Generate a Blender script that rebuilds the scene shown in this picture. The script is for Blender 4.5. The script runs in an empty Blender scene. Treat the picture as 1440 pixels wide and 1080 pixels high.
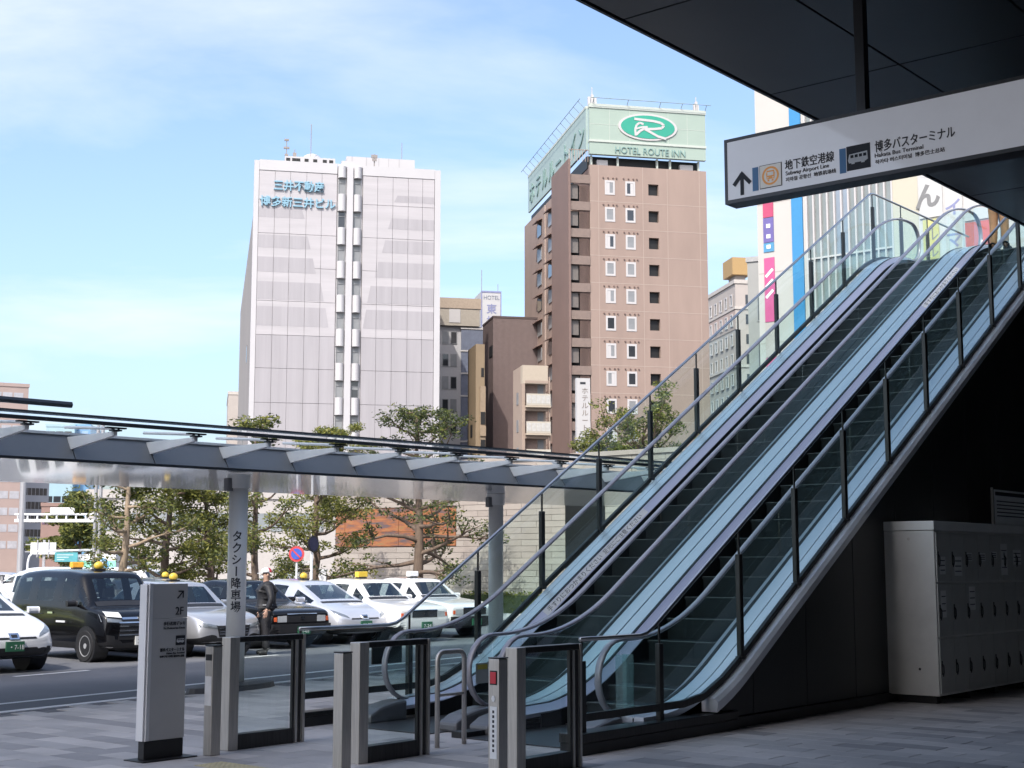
import bpy, bmesh, math, random
from math import sin, cos, pi, radians, sqrt, atan2
from mathutils import Vector, Matrix
from mathutils.bvhtree import BVHTree
random.seed(7)
sc = bpy.context.scene
COL = sc.collection

# ------------------------------------------------------------------ camera
CAM_H = 1.7
PITCH = math.atan(254 / 2000)
cd = bpy.data.cameras.new('camera'); cam = bpy.data.objects.new('camera', cd); COL.objects.link(cam)
cam.location = (0, 0, CAM_H); cam.rotation_euler = (pi / 2 + PITCH, 0, 0)
cd.sensor_width = 36; cd.lens = 50; cd.clip_start = 0.1; cd.clip_end = 3000
sc.camera = cam

# ------------------------------------------------------------------ sky, sun, exposure
SUN_AZ, SUN_EL = 200, 47          # azimuth clockwise from the view direction (+Y)
world = bpy.data.worlds.new('World'); sc.world = world; world.use_nodes = True
nt = world.node_tree; nt.nodes.clear()
def wn(t, **k):
    n_ = nt.nodes.new(t)
    for a, b in k.items(): setattr(n_, a, b)
    return n_
wo = wn('ShaderNodeOutputWorld'); bg = wn('ShaderNodeBackground'); bg.inputs[1].default_value = 0.15
sky = wn('ShaderNodeTexSky', sky_type='NISHITA', sun_disc=False)
sky.sun_elevation = radians(SUN_EL); sky.sun_rotation = radians(SUN_AZ)
sky.air_density = 0.95; sky.dust_density = 3.6; sky.ozone_density = 2.4
tc = wn('ShaderNodeTexCoord'); sp = wn('ShaderNodeSeparateXYZ'); nt.links.new(tc.outputs['Generated'], sp.inputs[0])
ad = wn('ShaderNodeMath', operation='ADD'); ad.inputs[1].default_value = 0.22; nt.links.new(sp.outputs[2], ad.inputs[0])
dx = wn('ShaderNodeMath', operation='DIVIDE'); dy = wn('ShaderNodeMath', operation='DIVIDE')
for d_, k in ((dx, 0), (dy, 1)):
    nt.links.new(sp.outputs[k], d_.inputs[0]); nt.links.new(ad.outputs[0], d_.inputs[1])
cb = wn('ShaderNodeCombineXYZ'); nt.links.new(dx.outputs[0], cb.inputs[0]); nt.links.new(dy.outputs[0], cb.inputs[1])
mp = wn('ShaderNodeMapping'); mp.inputs['Location'].default_value = (3.3, 2.2, 0.0); mp.inputs['Scale'].default_value = (0.8, 1.25, 1)
nt.links.new(cb.outputs[0], mp.inputs[0])
nz = wn('ShaderNodeTexNoise'); nz.inputs['Scale'].default_value = 1.15; nz.inputs['Detail'].default_value = 9; nz.inputs['Roughness'].default_value = 0.55
nz.inputs['Distortion'].default_value = 0.35
nt.links.new(mp.outputs[0], nz.inputs['Vector'])
rp = wn('ShaderNodeValToRGB'); rp.color_ramp.elements[0].position = 0.475; rp.color_ramp.elements[1].position = 0.80
nt.links.new(nz.outputs[0], rp.inputs[0])
mx = wn('ShaderNodeMix', data_type='RGBA'); mx.inputs[7].default_value = (3.6, 3.75, 3.9, 1)
nt.links.new(rp.outputs[0], mx.inputs[0]); nt.links.new(sky.outputs[0], mx.inputs[6])
nt.links.new(mx.outputs[2], bg.inputs[0]); nt.links.new(bg.outputs[0], wo.inputs[0])

sd = bpy.data.lights.new('sun', 'SUN'); sun = bpy.data.objects.new('sun', sd); COL.objects.link(sun)
sd.energy = 2.0; sd.angle = radians(0.5); sd.color = (1.0, 0.95, 0.88)
sdir = Vector((sin(radians(SUN_AZ)) * cos(radians(SUN_EL)), cos(radians(SUN_AZ)) * cos(radians(SUN_EL)), sin(radians(SUN_EL))))
sun.rotation_euler = sdir.to_track_quat('Z', 'Y').to_euler()
sc.view_settings.view_transform = 'Standard'; sc.view_settings.look = 'None'
sc.view_settings.exposure = 1.08; sc.view_settings.gamma = 1; sc.view_settings.use_curve_mapping = False
sc.cycles.max_bounces = 10; sc.cycles.transparent_max_bounces = 32

# ------------------------------------------------------------------ measured grid of the station: u along the escalators, v to their right
AZ = radians(39.5)
EU = Vector((sin(AZ), cos(AZ), 0)); EV = Vector((cos(AZ), -sin(AZ), 0))
GROT = pi / 2 - AZ
def P(u, v, z=0.0): return EU * u + EV * v + Vector((0, 0, z))
FW = Vector((0, cos(PITCH), sin(PITCH))); UPV = Vector((0, -sin(PITCH), cos(PITCH)))
def at(x, y, Y):                       # point of the photograph (1440x1080) at depth Y
    r = FW * 2000 + Vector((1, 0, 0)) * (x - 720) - UPV * (y - 540)
    return Vector((0, 0, CAM_H)) + r * (Y / r.y)
def px(p):
    d = Vector(p) - Vector((0, 0, CAM_H)); f = d.dot(FW)
    return (720 + 2000 * d.x / f, 540 - 2000 * d.dot(UPV) / f, f)

# ------------------------------------------------------------------ materials
MATS = {}
BSCALE = 1.0
def pbr(name, col, rough=0.6, metal=0.0, var=0.12, scale=4.0, bump=0.0, coat=0.0, spec=0.5, stretch=None, bscale=None, wpos=False):
    if name in MATS: return MATS[name]
    col = tuple(c_ * BSCALE for c_ in col)
    m = bpy.data.materials.new(name); m.use_nodes = True; t = m.node_tree; b = t.nodes['Principled BSDF']
    b.inputs['Roughness'].default_value = rough; b.inputs['Metallic'].default_value = metal
    b.inputs['Coat Weight'].default_value = coat; b.inputs['Coat Roughness'].default_value = 0.04
    b.inputs['Specular IOR Level'].default_value = spec
    c = (*col, 1)
    b.inputs['Base Color'].default_value = c
    if var > 0 or bump > 0:
        tcn = t.nodes.new('ShaderNodeTexCoord'); mpn = t.nodes.new('ShaderNodeMapping')
        if wpos: tcn = t.nodes.new('ShaderNodeNewGeometry'); t.links.new(tcn.outputs['Position'], mpn.inputs[0])
        else: t.links.new(tcn.outputs['Object'], mpn.inputs[0])
        if stretch: mpn.inputs['Scale'].default_value = stretch
        n1 = t.nodes.new('ShaderNodeTexNoise'); n1.inputs['Scale'].default_value = scale; n1.inputs['Detail'].default_value = 7; n1.inputs['Roughness'].default_value = 0.62
        t.links.new(mpn.outputs[0], n1.inputs['Vector'])
        if var > 0:
            r = t.nodes.new('ShaderNodeMapRange'); r.inputs[1].default_value = 0.3; r.inputs[2].default_value = 0.7
            r.inputs[3].default_value = 1 - var; r.inputs[4].default_value = 1 + var
            t.links.new(n1.outputs[0], r.inputs[0])
            mm = t.nodes.new('ShaderNodeVectorMath'); mm.operation = 'SCALE'; mm.inputs[0].default_value = col
            t.links.new(r.outputs[0], mm.inputs['Scale']); t.links.new(mm.outputs[0], b.inputs['Base Color'])
            rr = t.nodes.new('ShaderNodeMapRange'); rr.inputs[3].default_value = max(0.02, rough * (1 - var)); rr.inputs[4].default_value = min(1, rough * (1 + var))
            t.links.new(n1.outputs[0], rr.inputs[0]); t.links.new(rr.outputs[0], b.inputs['Roughness'])
        if bump > 0:
            n2 = t.nodes.new('ShaderNodeTexNoise'); n2.inputs['Scale'].default_value = bscale or scale * 6; n2.inputs['Detail'].default_value = 5
            t.links.new(mpn.outputs[0], n2.inputs['Vector'])
            bp = t.nodes.new('ShaderNodeBump'); bp.inputs['Strength'].default_value = bump; bp.inputs['Distance'].default_value = 0.02
            t.links.new(n2.outputs[0], bp.inputs['Height']); t.links.new(bp.outputs[0], b.inputs['Normal'])
    MATS[name] = m
    return m
def waves(name, col, rough, scale, axis, depth=0.4, metal=0.0, var=0.1):      # ribbed surfaces
    if name in MATS: return MATS[name]
    m = pbr(name, col, rough, metal, var, 2.0); t = m.node_tree; b = t.nodes['Principled BSDF']
    tcn = t.nodes.new('ShaderNodeTexCoord'); w = t.nodes.new('ShaderNodeTexWave'); w.bands_direction = axis; w.inputs['Scale'].default_value = scale
    t.links.new(tcn.outputs['Object'], w.inputs[0])
    bp = t.nodes.new('ShaderNodeBump'); bp.inputs['Strength'].default_value = depth; bp.inputs['Distance'].default_value = 0.03
    t.links.new(w.outputs[1], bp.inputs['Height']); t.links.new(bp.outputs[0], b.inputs['Normal'])
    return m
def glass(name, tint, refl=1.0, rough=0.02, haze=0.0):
    if name in MATS: return MATS[name]
    m = bpy.data.materials.new(name); m.use_nodes = True; t = m.node_tree; t.nodes.clear()
    o = t.nodes.new('ShaderNodeOutputMaterial'); tr = t.nodes.new('ShaderNodeBsdfTransparent'); gl = t.nodes.new('ShaderNodeBsdfGlossy')
    mx_ = t.nodes.new('ShaderNodeMixShader')
    ge = t.nodes.new('ShaderNodeNewGeometry'); dt = t.nodes.new('ShaderNodeVectorMath'); dt.operation = 'DOT_PRODUCT'
    t.links.new(ge.outputs['Normal'], dt.inputs[0]); t.links.new(ge.outputs['Incoming'], dt.inputs[1])
    def mth(op, a_, b_=None):
        n_ = t.nodes.new('ShaderNodeMath'); n_.operation = op
        for i_, q_ in enumerate((a_, b_)):
            if q_ is None: continue
            if isinstance(q_, (int, float)): n_.inputs[i_].default_value = q_
            else: t.links.new(q_, n_.inputs[i_])
        return n_.outputs[0]
    cs = mth('ABSOLUTE', dt.outputs['Value']); pw = mth('POWER', mth('SUBTRACT', 1.0, cs), 5.0)
    sch = mth('MULTIPLY', mth('ADD', mth('MULTIPLY', pw, 0.95), 0.05), refl)
    ml = mth('MULTIPLY', sch, mth('SUBTRACT', 1.0, ge.outputs['Backfacing']))
    tr.inputs[0].default_value = (*tint, 1); gl.inputs[1].default_value = rough; gl.inputs[0].default_value = (0.95, 0.98, 1, 1)
    t.links.new(ml, mx_.inputs[0]); t.links.new(tr.outputs[0], mx_.inputs[1]); t.links.new(gl.outputs[0], mx_.inputs[2])
    last = mx_
    if haze > 0:
        df = t.nodes.new('ShaderNodeBsdfDiffuse'); df.inputs[0].default_value = (0.7, 0.8, 0.82, 1); m2 = t.nodes.new('ShaderNodeMixShader'); m2.inputs[0].default_value = haze
        t.links.new(mx_.outputs[0], m2.inputs[1]); t.links.new(df.outputs[0], m2.inputs[2]); last = m2
    t.links.new(last.outputs[0], o.inputs[0])
    MATS[name] = m
    return m
def emit(name, col, s):
    if name in MATS: return MATS[name]
    m = bpy.data.materials.new(name); m.use_nodes = True; b = m.node_tree.nodes['Principled BSDF']
    b.inputs['Base Color'].default_value = (*col, 1); b.inputs['Emission Color'].default_value = (*col, 1); b.inputs['Emission Strength'].default_value = s
    MATS[name] = m
    return m

STONE = [pbr('paving_stone_%d' % i, c, 0.72, 0, 0.17, 1.1, 0.14, spec=0.4, bscale=70, wpos=True) for i, c in enumerate([(0.40, 0.385, 0.38), (0.455, 0.435, 0.425), (0.50, 0.475, 0.46), (0.31, 0.30, 0.30)])]
GROUT = pbr('paving_grout', (0.13, 0.13, 0.14), 0.9, 0, 0.15, 8)
ASPHALT = pbr('asphalt', (0.138, 0.142, 0.155), 0.85, 0, 0.20, 0.55, 0.5, bscale=60, wpos=True)
GROUND = pbr('far_ground', (0.20, 0.20, 0.20), 0.9, 0, 0.2, 0.3)
PAINT = pbr('road_paint', (0.75, 0.75, 0.74), 0.7, 0, 0.12, 6)
KERBM = pbr('kerb_granite', (0.62, 0.62, 0.63), 0.7, 0, 0.1, 10)
TACT = pbr('tactile_yellow', (0.50, 0.44, 0.27), 0.75, 0, 0.15, 9)
STEEL = pbr('brushed_steel', (0.56, 0.525, 0.485), 0.38, 0.7, 0.16, 3, 0.0, stretch=(30, 30, 1.2))
STEELD = pbr('dark_bronze_steel', (0.065, 0.063, 0.062), 0.38, 0.9, 0.2, 3, stretch=(20, 20, 1))
DECKM = pbr('satin_deck_steel', (0.74, 0.81, 0.90), 0.26, 0.35, 0.0, 1.5, stretch=(0.4, 8, 8))
DECKI = pbr('inner_deck_steel', (0.60, 0.60, 0.69), 0.3, 0.4, 0.0, 1.5, stretch=(0.4, 8, 8))
BLACK = pbr('black_metal', (0.018, 0.018, 0.02), 0.45, 0, 0.2, 3)
SKIRT = pbr('black_skirt', (0.018, 0.019, 0.021), 0.5, 0, 0.3, 3, spec=0.25)
RUBBER = pbr('handrail_rubber', (0.275, 0.27, 0.305), 0.32, 0.0, 0.12, 5, coat=0.8)
GLASSB = glass('balustrade_glass', (0.895, 0.958, 0.95), 0.9)
GLASSG = glass('guard_glass', (0.905, 0.962, 0.955), 0.9)
GLASSP = glass('panel_glass', (0.93, 0.972, 0.965), 0.9)
GLASSR = glass('roof_glass', (0.93, 0.97, 0.985), 0.9, haze=0.06)
STEPM = waves('escalator_step', (0.030, 0.039, 0.042), 0.5, 28, 'Y', 0.5, 0.2)
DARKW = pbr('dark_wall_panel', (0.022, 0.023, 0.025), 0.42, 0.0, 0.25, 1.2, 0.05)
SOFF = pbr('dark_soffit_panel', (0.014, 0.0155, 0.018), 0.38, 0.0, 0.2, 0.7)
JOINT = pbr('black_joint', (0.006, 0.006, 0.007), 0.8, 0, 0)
UNSEENP = pbr('unseen_station_pale', (0.62, 0.62, 0.63), 0.5, 0, 0.1, 0.3)  # pale colour of the unseen block and wall, throws light back
TEXTD = pbr('dark_lettering', (0.025, 0.027, 0.035), 0.6, 0, 0)
TEXTW = pbr('white_lettering', (0.8, 0.8, 0.8), 0.5, 0, 0)
WHITEP = pbr('white_paint', (0.76, 0.77, 0.78), 0.5, 0, 0.05, 4)

# ------------------------------------------------------------------ mesh helpers
class MB:
    def __init__(s, tf=None): s.v = []; s.f = []; s.m = []; s.c = 0; s.tf = tf
    def pt(s, p):
        s.v.append(tuple(s.tf(*p)) if s.tf else tuple(p)); return len(s.v) - 1
    def face(s, idx, m=None): s.f.append(tuple(idx)); s.m.append(s.c if m is None else m)
    def poly(s, pts, m=None): s.face([s.pt(p) for p in pts], m)
    def hexa(s, a, b):                       # two rings of the same length joined and capped
        ia = [s.pt(p) for p in a]; ib = [s.pt(p) for p in b]; n = len(a)
        s.face(ia[::-1]); s.face(ib)
        for i in range(n): s.face((ia[i], ia[(i + 1) % n], ib[(i + 1) % n], ib[i]))
    def box(s, x0, x1, y0, y1, z0, z1):
        s.hexa([(x0, y0, z0), (x1, y0, z0), (x1, y1, z0), (x0, y1, z0)], [(x0, y0, z1), (x1, y0, z1), (x1, y1, z1), (x0, y1, z1)])
    def slab(s, pts, d):                     # polygon pts thickened by vector d
        s.hexa(pts, [(p[0] + d[0], p[1] + d[1], p[2] + d[2]) for p in pts])
    def loft(s, rings, caps=True, closed=False):
        ids = [[s.pt(p) for p in r] for r in rings]; n = len(rings[0])
        for a, b in zip(ids, ids[1:] + ([ids[0]] if closed else [])):
            for i in range(n): s.face((a[i], a[(i + 1) % n], b[(i + 1) % n], b[i]))
        if caps and not closed: s.face(ids[0][::-1]); s.face(ids[-1])
    def tube(s, path, r, n=8, closed=False, caps=True):
        path = [Vector(p) for p in path]; rs = r if isinstance(r, (list, tuple)) else [r] * len(path)
        rings = []; prev = None
        for i, p in enumerate(path):
            if closed: t = path[(i + 1) % len(path)] - path[i - 1]
            else: t = path[min(i + 1, len(path) - 1)] - path[max(i - 1, 0)]
            t.normalize()
            if prev is None:
                a = Vector((0, 0, 1)) if abs(t.z) < 0.9 else Vector((1, 0, 0)); x = t.cross(a).normalized()
            else: x = (prev - t * prev.dot(t)).normalized()
            prev = x; y = t.cross(x)
            rings.append([tuple(p + (x * cos(2 * pi * k / n) + y * sin(2 * pi * k / n)) * rs[i]) for k in range(n)])
        s.loft(rings, caps, closed)
    def cyl(s, x, y, z0, z1, r, n=12, r2=None): s.loft([[(x + q * cos(2 * pi * k / n), y + q * sin(2 * pi * k / n), z) for k in range(n)] for z, q in ((z0, r), (z1, r if r2 is None else r2))])
    def ball(s, c, rx, ry, rz, n=10, m=6):
        rings = []
        for j in range(m + 1):
            t = -pi / 2 + pi * j / m; t = max(min(t, pi / 2 - 0.05), -pi / 2 + 0.05)
            rings.append([(c[0] + rx * cos(t) * cos(2 * pi * k / n), c[1] + ry * cos(t) * sin(2 * pi * k / n), c[2] + rz * sin(t)) for k in range(n)])
        s.loft(rings)
    def build(s, name, mats, parent=None, loc=None, rz=0.0, smooth=False, recalc=True, bevel=0.0, kind=None, label=None):
        me = bpy.data.meshes.new(name); me.from_pydata(s.v, [], s.f)
        if not isinstance(mats, (list, tuple)): mats = [mats]
        for m in mats: me.materials.append(m)
        if len(mats) > 1: me.polygons.foreach_set('material_index', s.m)
        if recalc:
            b = bmesh.new(); b.from_mesh(me); bmesh.ops.recalc_face_normals(b, faces=b.faces); b.to_mesh(me); b.free()
        if smooth: me.shade_smooth()
        o = bpy.data.objects.new(name, me); COL.objects.link(o)
        if parent is not None: o.parent = parent
        if loc is not None: o.location = loc
        if rz: o.rotation_euler.z = rz
        if bevel:
            bv = o.modifiers.new('bevel', 'BEVEL'); bv.width = bevel; bv.segments = 2; bv.limit_method = 'ANGLE'
        if kind: o['kind'] = kind
        if label: o['label'] = label
        return o
def tag(o, label, cat, group=None):
    o['label'] = label; o['category'] = cat
    if group: o['group'] = group
    return o
def thing(name, label, cat, loc=(0, 0, 0), rz=0.0, group=None):
    o = bpy.data.objects.new(name, None); o.empty_display_size = 0.3; COL.objects.link(o); o.location = loc; o.rotation_euler.z = rz
    return tag(o, label, cat, group)
def gthing(name, label, cat, u, v, group=None):            # thing on the station grid
    t = thing(name, label, cat, P(u, v), GROT, group)
    return t, (lambda a, b, z: (a - u, v - b, z))
def share(src, parent, loc, rz=None, mats=None):            # another part with the same mesh
    o = src.copy(); COL.objects.link(o); o.parent = parent; o.location = loc
    if rz is not None: o.rotation_euler.z = rz
    return o
def structure(o): o['kind'] = 'structure'; return o
def copy_tree(o, parent=None):
    c = o.copy(); COL.objects.link(c); c.parent = parent
    for ch in list(o.children): copy_tree(ch, c)
    return c
_tc = {}
def text_mesh(s, size, extrude=0.004, width=None, align='LEFT', offset=0.0, res=3):
    cu = bpy.data.curves.new('lettering', 'FONT'); cu.body = s; cu.size = size; cu.extrude = extrude; cu.align_x = align; cu.offset = offset; cu.resolution_u = res
    o = bpy.data.objects.new('lettering', cu); COL.objects.link(o)
    dg = bpy.context.evaluated_depsgraph_get(); me = bpy.data.meshes.new_from_object(o.evaluated_get(dg)); me.name = 'lettering'
    bpy.data.objects.remove(o); bpy.data.curves.remove(cu)
    xs = [v.co.x for v in me.vertices]
    k = 1.0
    if width and xs: k = width / (max(xs) - min(xs))
    for v in me.vertices:
        x, y, z = v.co; v.co = (x * k, -z, y)               # stands upright in XZ, faces -Y
    return me
def text(s, size, mat, parent, loc, rz=0.0, extrude=0.004, width=None, align='LEFT', offset=0.0, name='lettering', tf=None, res=3):
    me = text_mesh(s, size, extrude, width, align, offset, res)
    if tf:
        for v in me.vertices: v.co = tf(v.co)
    me.materials.clear(); me.materials.append(mat)
    o = bpy.data.objects.new(name, me); COL.objects.link(o); o.parent = parent; o.location = loc; o.rotation_euler.z = rz
    return o

# ================================================================== ground, road, plaza
KO = Vector((-5.98, 16.6, 0)); KA = radians(31); KD = Vector((sin(KA), cos(KA), 0)); KN = Vector((cos(KA), -sin(KA), 0))
KROT = pi / 2 - KA
m = MB(); m.poly([(-1500, -1500, -0.16), (1500, -1500, -0.16), (1500, 1500, -0.16), (-1500, 1500, -0.16)])
structure(m.build('ground', GROUND))
def kp(a, b, z=0): return tuple(KO + KD * a + KN * b + Vector((0, 0, z)))      # a along the kerb, b towards the plaza
m = MB(); m.poly([kp(-120, -60, -0.125), kp(-120, -0.1, -0.125), kp(110, -0.1, -0.125), kp(110, -60, -0.125)])
structure(m.build('road', ASPHALT))
m = MB()
for i in range(-20, 45):
    a0 = i * 1.2; m.hexa([kp(a0 + .006, -.16, -.15), kp(a0 + 1.194, -.16, -.15), kp(a0 + 1.194, -.006, -.15), kp(a0 + .006, -.006, -.15)],
                         [kp(a0 + .006, -.155, .004), kp(a0 + 1.194, -.155, .004), kp(a0 + 1.194, -.006, .004), kp(a0 + .006, -.006, .004)])
structure(m.build('kerb', KERBM))
m = MB()
m.poly([kp(-60, -2.02, -.12), kp(-60, -1.88, -.12), kp(80, -1.88, -.12), kp(80, -2.02, -.12)])
for i in range(-6, 14): m.poly([kp(i * 5.0, -5.62, -.12), kp(i * 5.0, -5.5, -.12), kp(i * 5.0 + 1.6, -5.5, -.12), kp(i * 5.0 + 1.6, -5.62, -.12)])
structure(m.build('road_marking', PAINT))
m = MB(); m.poly([kp(-90, 0, -.012), kp(-90, 120, -.012), kp(110, 120, -.012), kp(110, 0, -.012)])
plaza = structure(m.build('plaza', GROUT))
# paving stones 0.6 x 0.3 in running bond on the station grid
SW, SL, GAP = 0.6, 0.3, 0.007
def stone_mesh(i):
    b = MB(); a, c = SL / 2 - GAP / 2, SW / 2 - GAP / 2; e_ = 0.004
    b.hexa([(-a, -c, -.012), (a, -c, -.012), (a, c, -.012), (-a, c, -.012)], [(-a, -c, -.003), (a, -c, -.003), (a, c, -.003), (-a, c, -.003)])
    b.f.pop(0); b.m.pop(0); b.f.pop(0); b.m.pop(0)
    b.hexa([(-a, -c, -.003), (a, -c, -.003), (a, c, -.003), (-a, c, -.003)], [(-a + e_, -c + e_, 0), (a - e_, -c + e_, 0), (a - e_, c - e_, 0), (-a + e_, c - e_, 0)])
    b.f.pop(4); b.m.pop(4)
    return b
rnd = random.Random(3); cells = []
TACT_U, TACT_V0, TACT_V1 = (8.25, 8.85), -10.2, -9.3
for iu in range(4, 130):
    u = iu * SL + 0.1
    for iv in range(-72, 12):
        v = iv * SW + (SW / 2 if iu % 2 else 0) - 0.13
        p = P(u, v); b_ = (p - KO).dot(KN)
        if b_ < 0.2 or p.y < 4 or p.y > 42 or abs(p.x) > p.y * 0.62 + 1.5: continue
        if v > 5.8: continue
        X, Y, f = px(p); vis = (-20 < X < 1460 and Y < 1090 and not (u > 12.5 and -11.4 < v < -7.9))
        cells.append((0 if vis else 1, f, u, v))
cells.sort()
srcs = [None] * 4; rest = MB()
for k, (nv, f, u, v) in enumerate(cells):
    c = rnd.choices([0, 1, 2, 3], [0.34, 0.30, 0.2, 0.16])[0]
    p = P(u, v)
    if k < 300:
        dz = rnd.uniform(-.0012, .0012)
        if srcs[c] is None:
            o = stone_mesh(c).build('paving_stone', STONE[c], plaza, loc=p + Vector((0, 0, dz)), rz=GROT); srcs[c] = o
        else: share(srcs[c], plaza, p + Vector((0, 0, dz)), GROT)
    else:
        a, w = SL / 2 - GAP / 2, SW / 2 - GAP / 2
        q = [P(u + i * a, v + j * w) for i, j in ((-1, -1), (1, -1), (1, 1), (-1, 1))]
        rest.c = c; rest.hexa([(x.x, x.y, -.012) for x in q], [(x.x, x.y, 0) for x in q])
rest.build('paving_stone', STONE, plaza, kind='stuff', recalc=True)
# tactile plates, yellow, with domes (set into the stones, 5 mm proud)
tsrc = None
for i in range(5):
    for j in range(1):
        pp = P(8.02 - 0.0 * j, -9.75 + 0.302 * i - 0.1)
        b = MB(); b.box(-.148, .148, -.148, .148, -.01, .005)
        for a in range(5):
            for c in range(5): b.cyl(-.115 + a * .0575, -.115 + c * .0575, .005, .010, .018, 6, .011)
        if tsrc is None: tsrc = b.build('tactile_plate', TACT, plaza, loc=pp, rz=GROT)
        else: share(tsrc, plaza, pp, GROT)

# ================================================================== escalators
SLOPE = 0.60; U1, U2 = 12.65, 24.85
def ramp(t, r=0.75): return 0.0 if t < -r else (t if t > r else (t + r) ** 2 / (4 * r))
def zh(u): return 0.96 + SLOPE * (ramp(u - U1) - ramp(u - U2))
def us(a, b):
    out = []; u = a
    while u < b - 1e-6:
        out.append(u); u += 0.15 if (abs(u - U1) < 1 or abs(u - U2) < 1) else 0.6
    return out + [b]
def sweep(mb, sec, a, b, tf):                              # sec: (v, height relative to the handrail line)
    mb.loft([[tf(u, v, zh(u) + h) for v, h in sec] for u in us(a, b)])
UB, UT = 11.75, 25.75                                       # newel centres
def handrail_path(v, tf, r=0.37, off=0.0):
    pts = []; zc = 0.96 - r
    for k in range(0, 12):
        t = -pi * 0.52 - (pi * 0.98) * k / 11 + 0.0
        pts.append((UB + cos(t) * (r - off), zc + sin(t) * (r - off)))
    pts = [p for p in pts]
    for u in us(UB + 0.12, UT - 0.12): pts.append((u, zh(u) - off))
    zt = zh(UT) - r
    for k in range(0, 12):
        t = pi / 2 - pi * k / 11
        pts.append((UT + cos(t) * (r - off), zt + sin(t) * (r - off)))
    return [tf(a, v, z) for a, z in pts]
def handrail(v, tf, parent, w=0.040, h=0.020):
    path = [Vector(p) for p in handrail_path(v, tf)]
    mb = MB(); rings = []
    for i, p in enumerate(path):
        t = (path[min(i + 1, len(path) - 1)] - path[max(i - 1, 0)]).normalized()
        side = Vector((0, 1, 0)); nn = side.cross(t)
        rings.append([tuple(p + side * (w * cos(a) * (abs(cos(a)) ** -0.35 if abs(cos(a)) > .05 else 1)) + nn * (h * sin(a))) for a in [2 * pi * k / 12 for k in range(12)]])
    mb.loft(rings); return mb.build('handrail', RUBBER, parent, smooth=True)
def balustrade(v, tf, parent):
    # glass panes between joints, from the deck to just under the handrail
    edges = [UB + 0.02] + [13.1 + 1.92 * k for k in range(6)] + [24.6, UT - 0.02]
    for a, b in zip(edges, edges[1:]):
        lean = 0.0
        mb = MB(); uu = us(a + .006, b - .006); rings = []
        for u in uu: rings.append([tf(u, v - .006, zh(u) - .74), tf(u, v + .006, zh(u) - .74), tf(u, v + .006, zh(u) - .03), tf(u, v - .006, zh(u) - .03)])
        mb.loft(rings); mb.build('glass_pane', GLASSB, parent)
    for uc, sgn, zc in ((UB, -1, 0.59), (UT, 1, zh(UT) - .37)):
        ring = [(uc, zc - .34)] + [(uc + sgn * .34 * sin(t), zc - .34 * cos(t)) for t in [pi * k / 10 for k in range(1, 10)]] + [(uc, zc + .34)]
        mb = MB(); mb.hexa([tf(a, v - .006, z) for a, z in ring], [tf(a, v + .006, z) for a, z in ring]); mb.build('glass_pane', GLASSB, parent)
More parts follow.
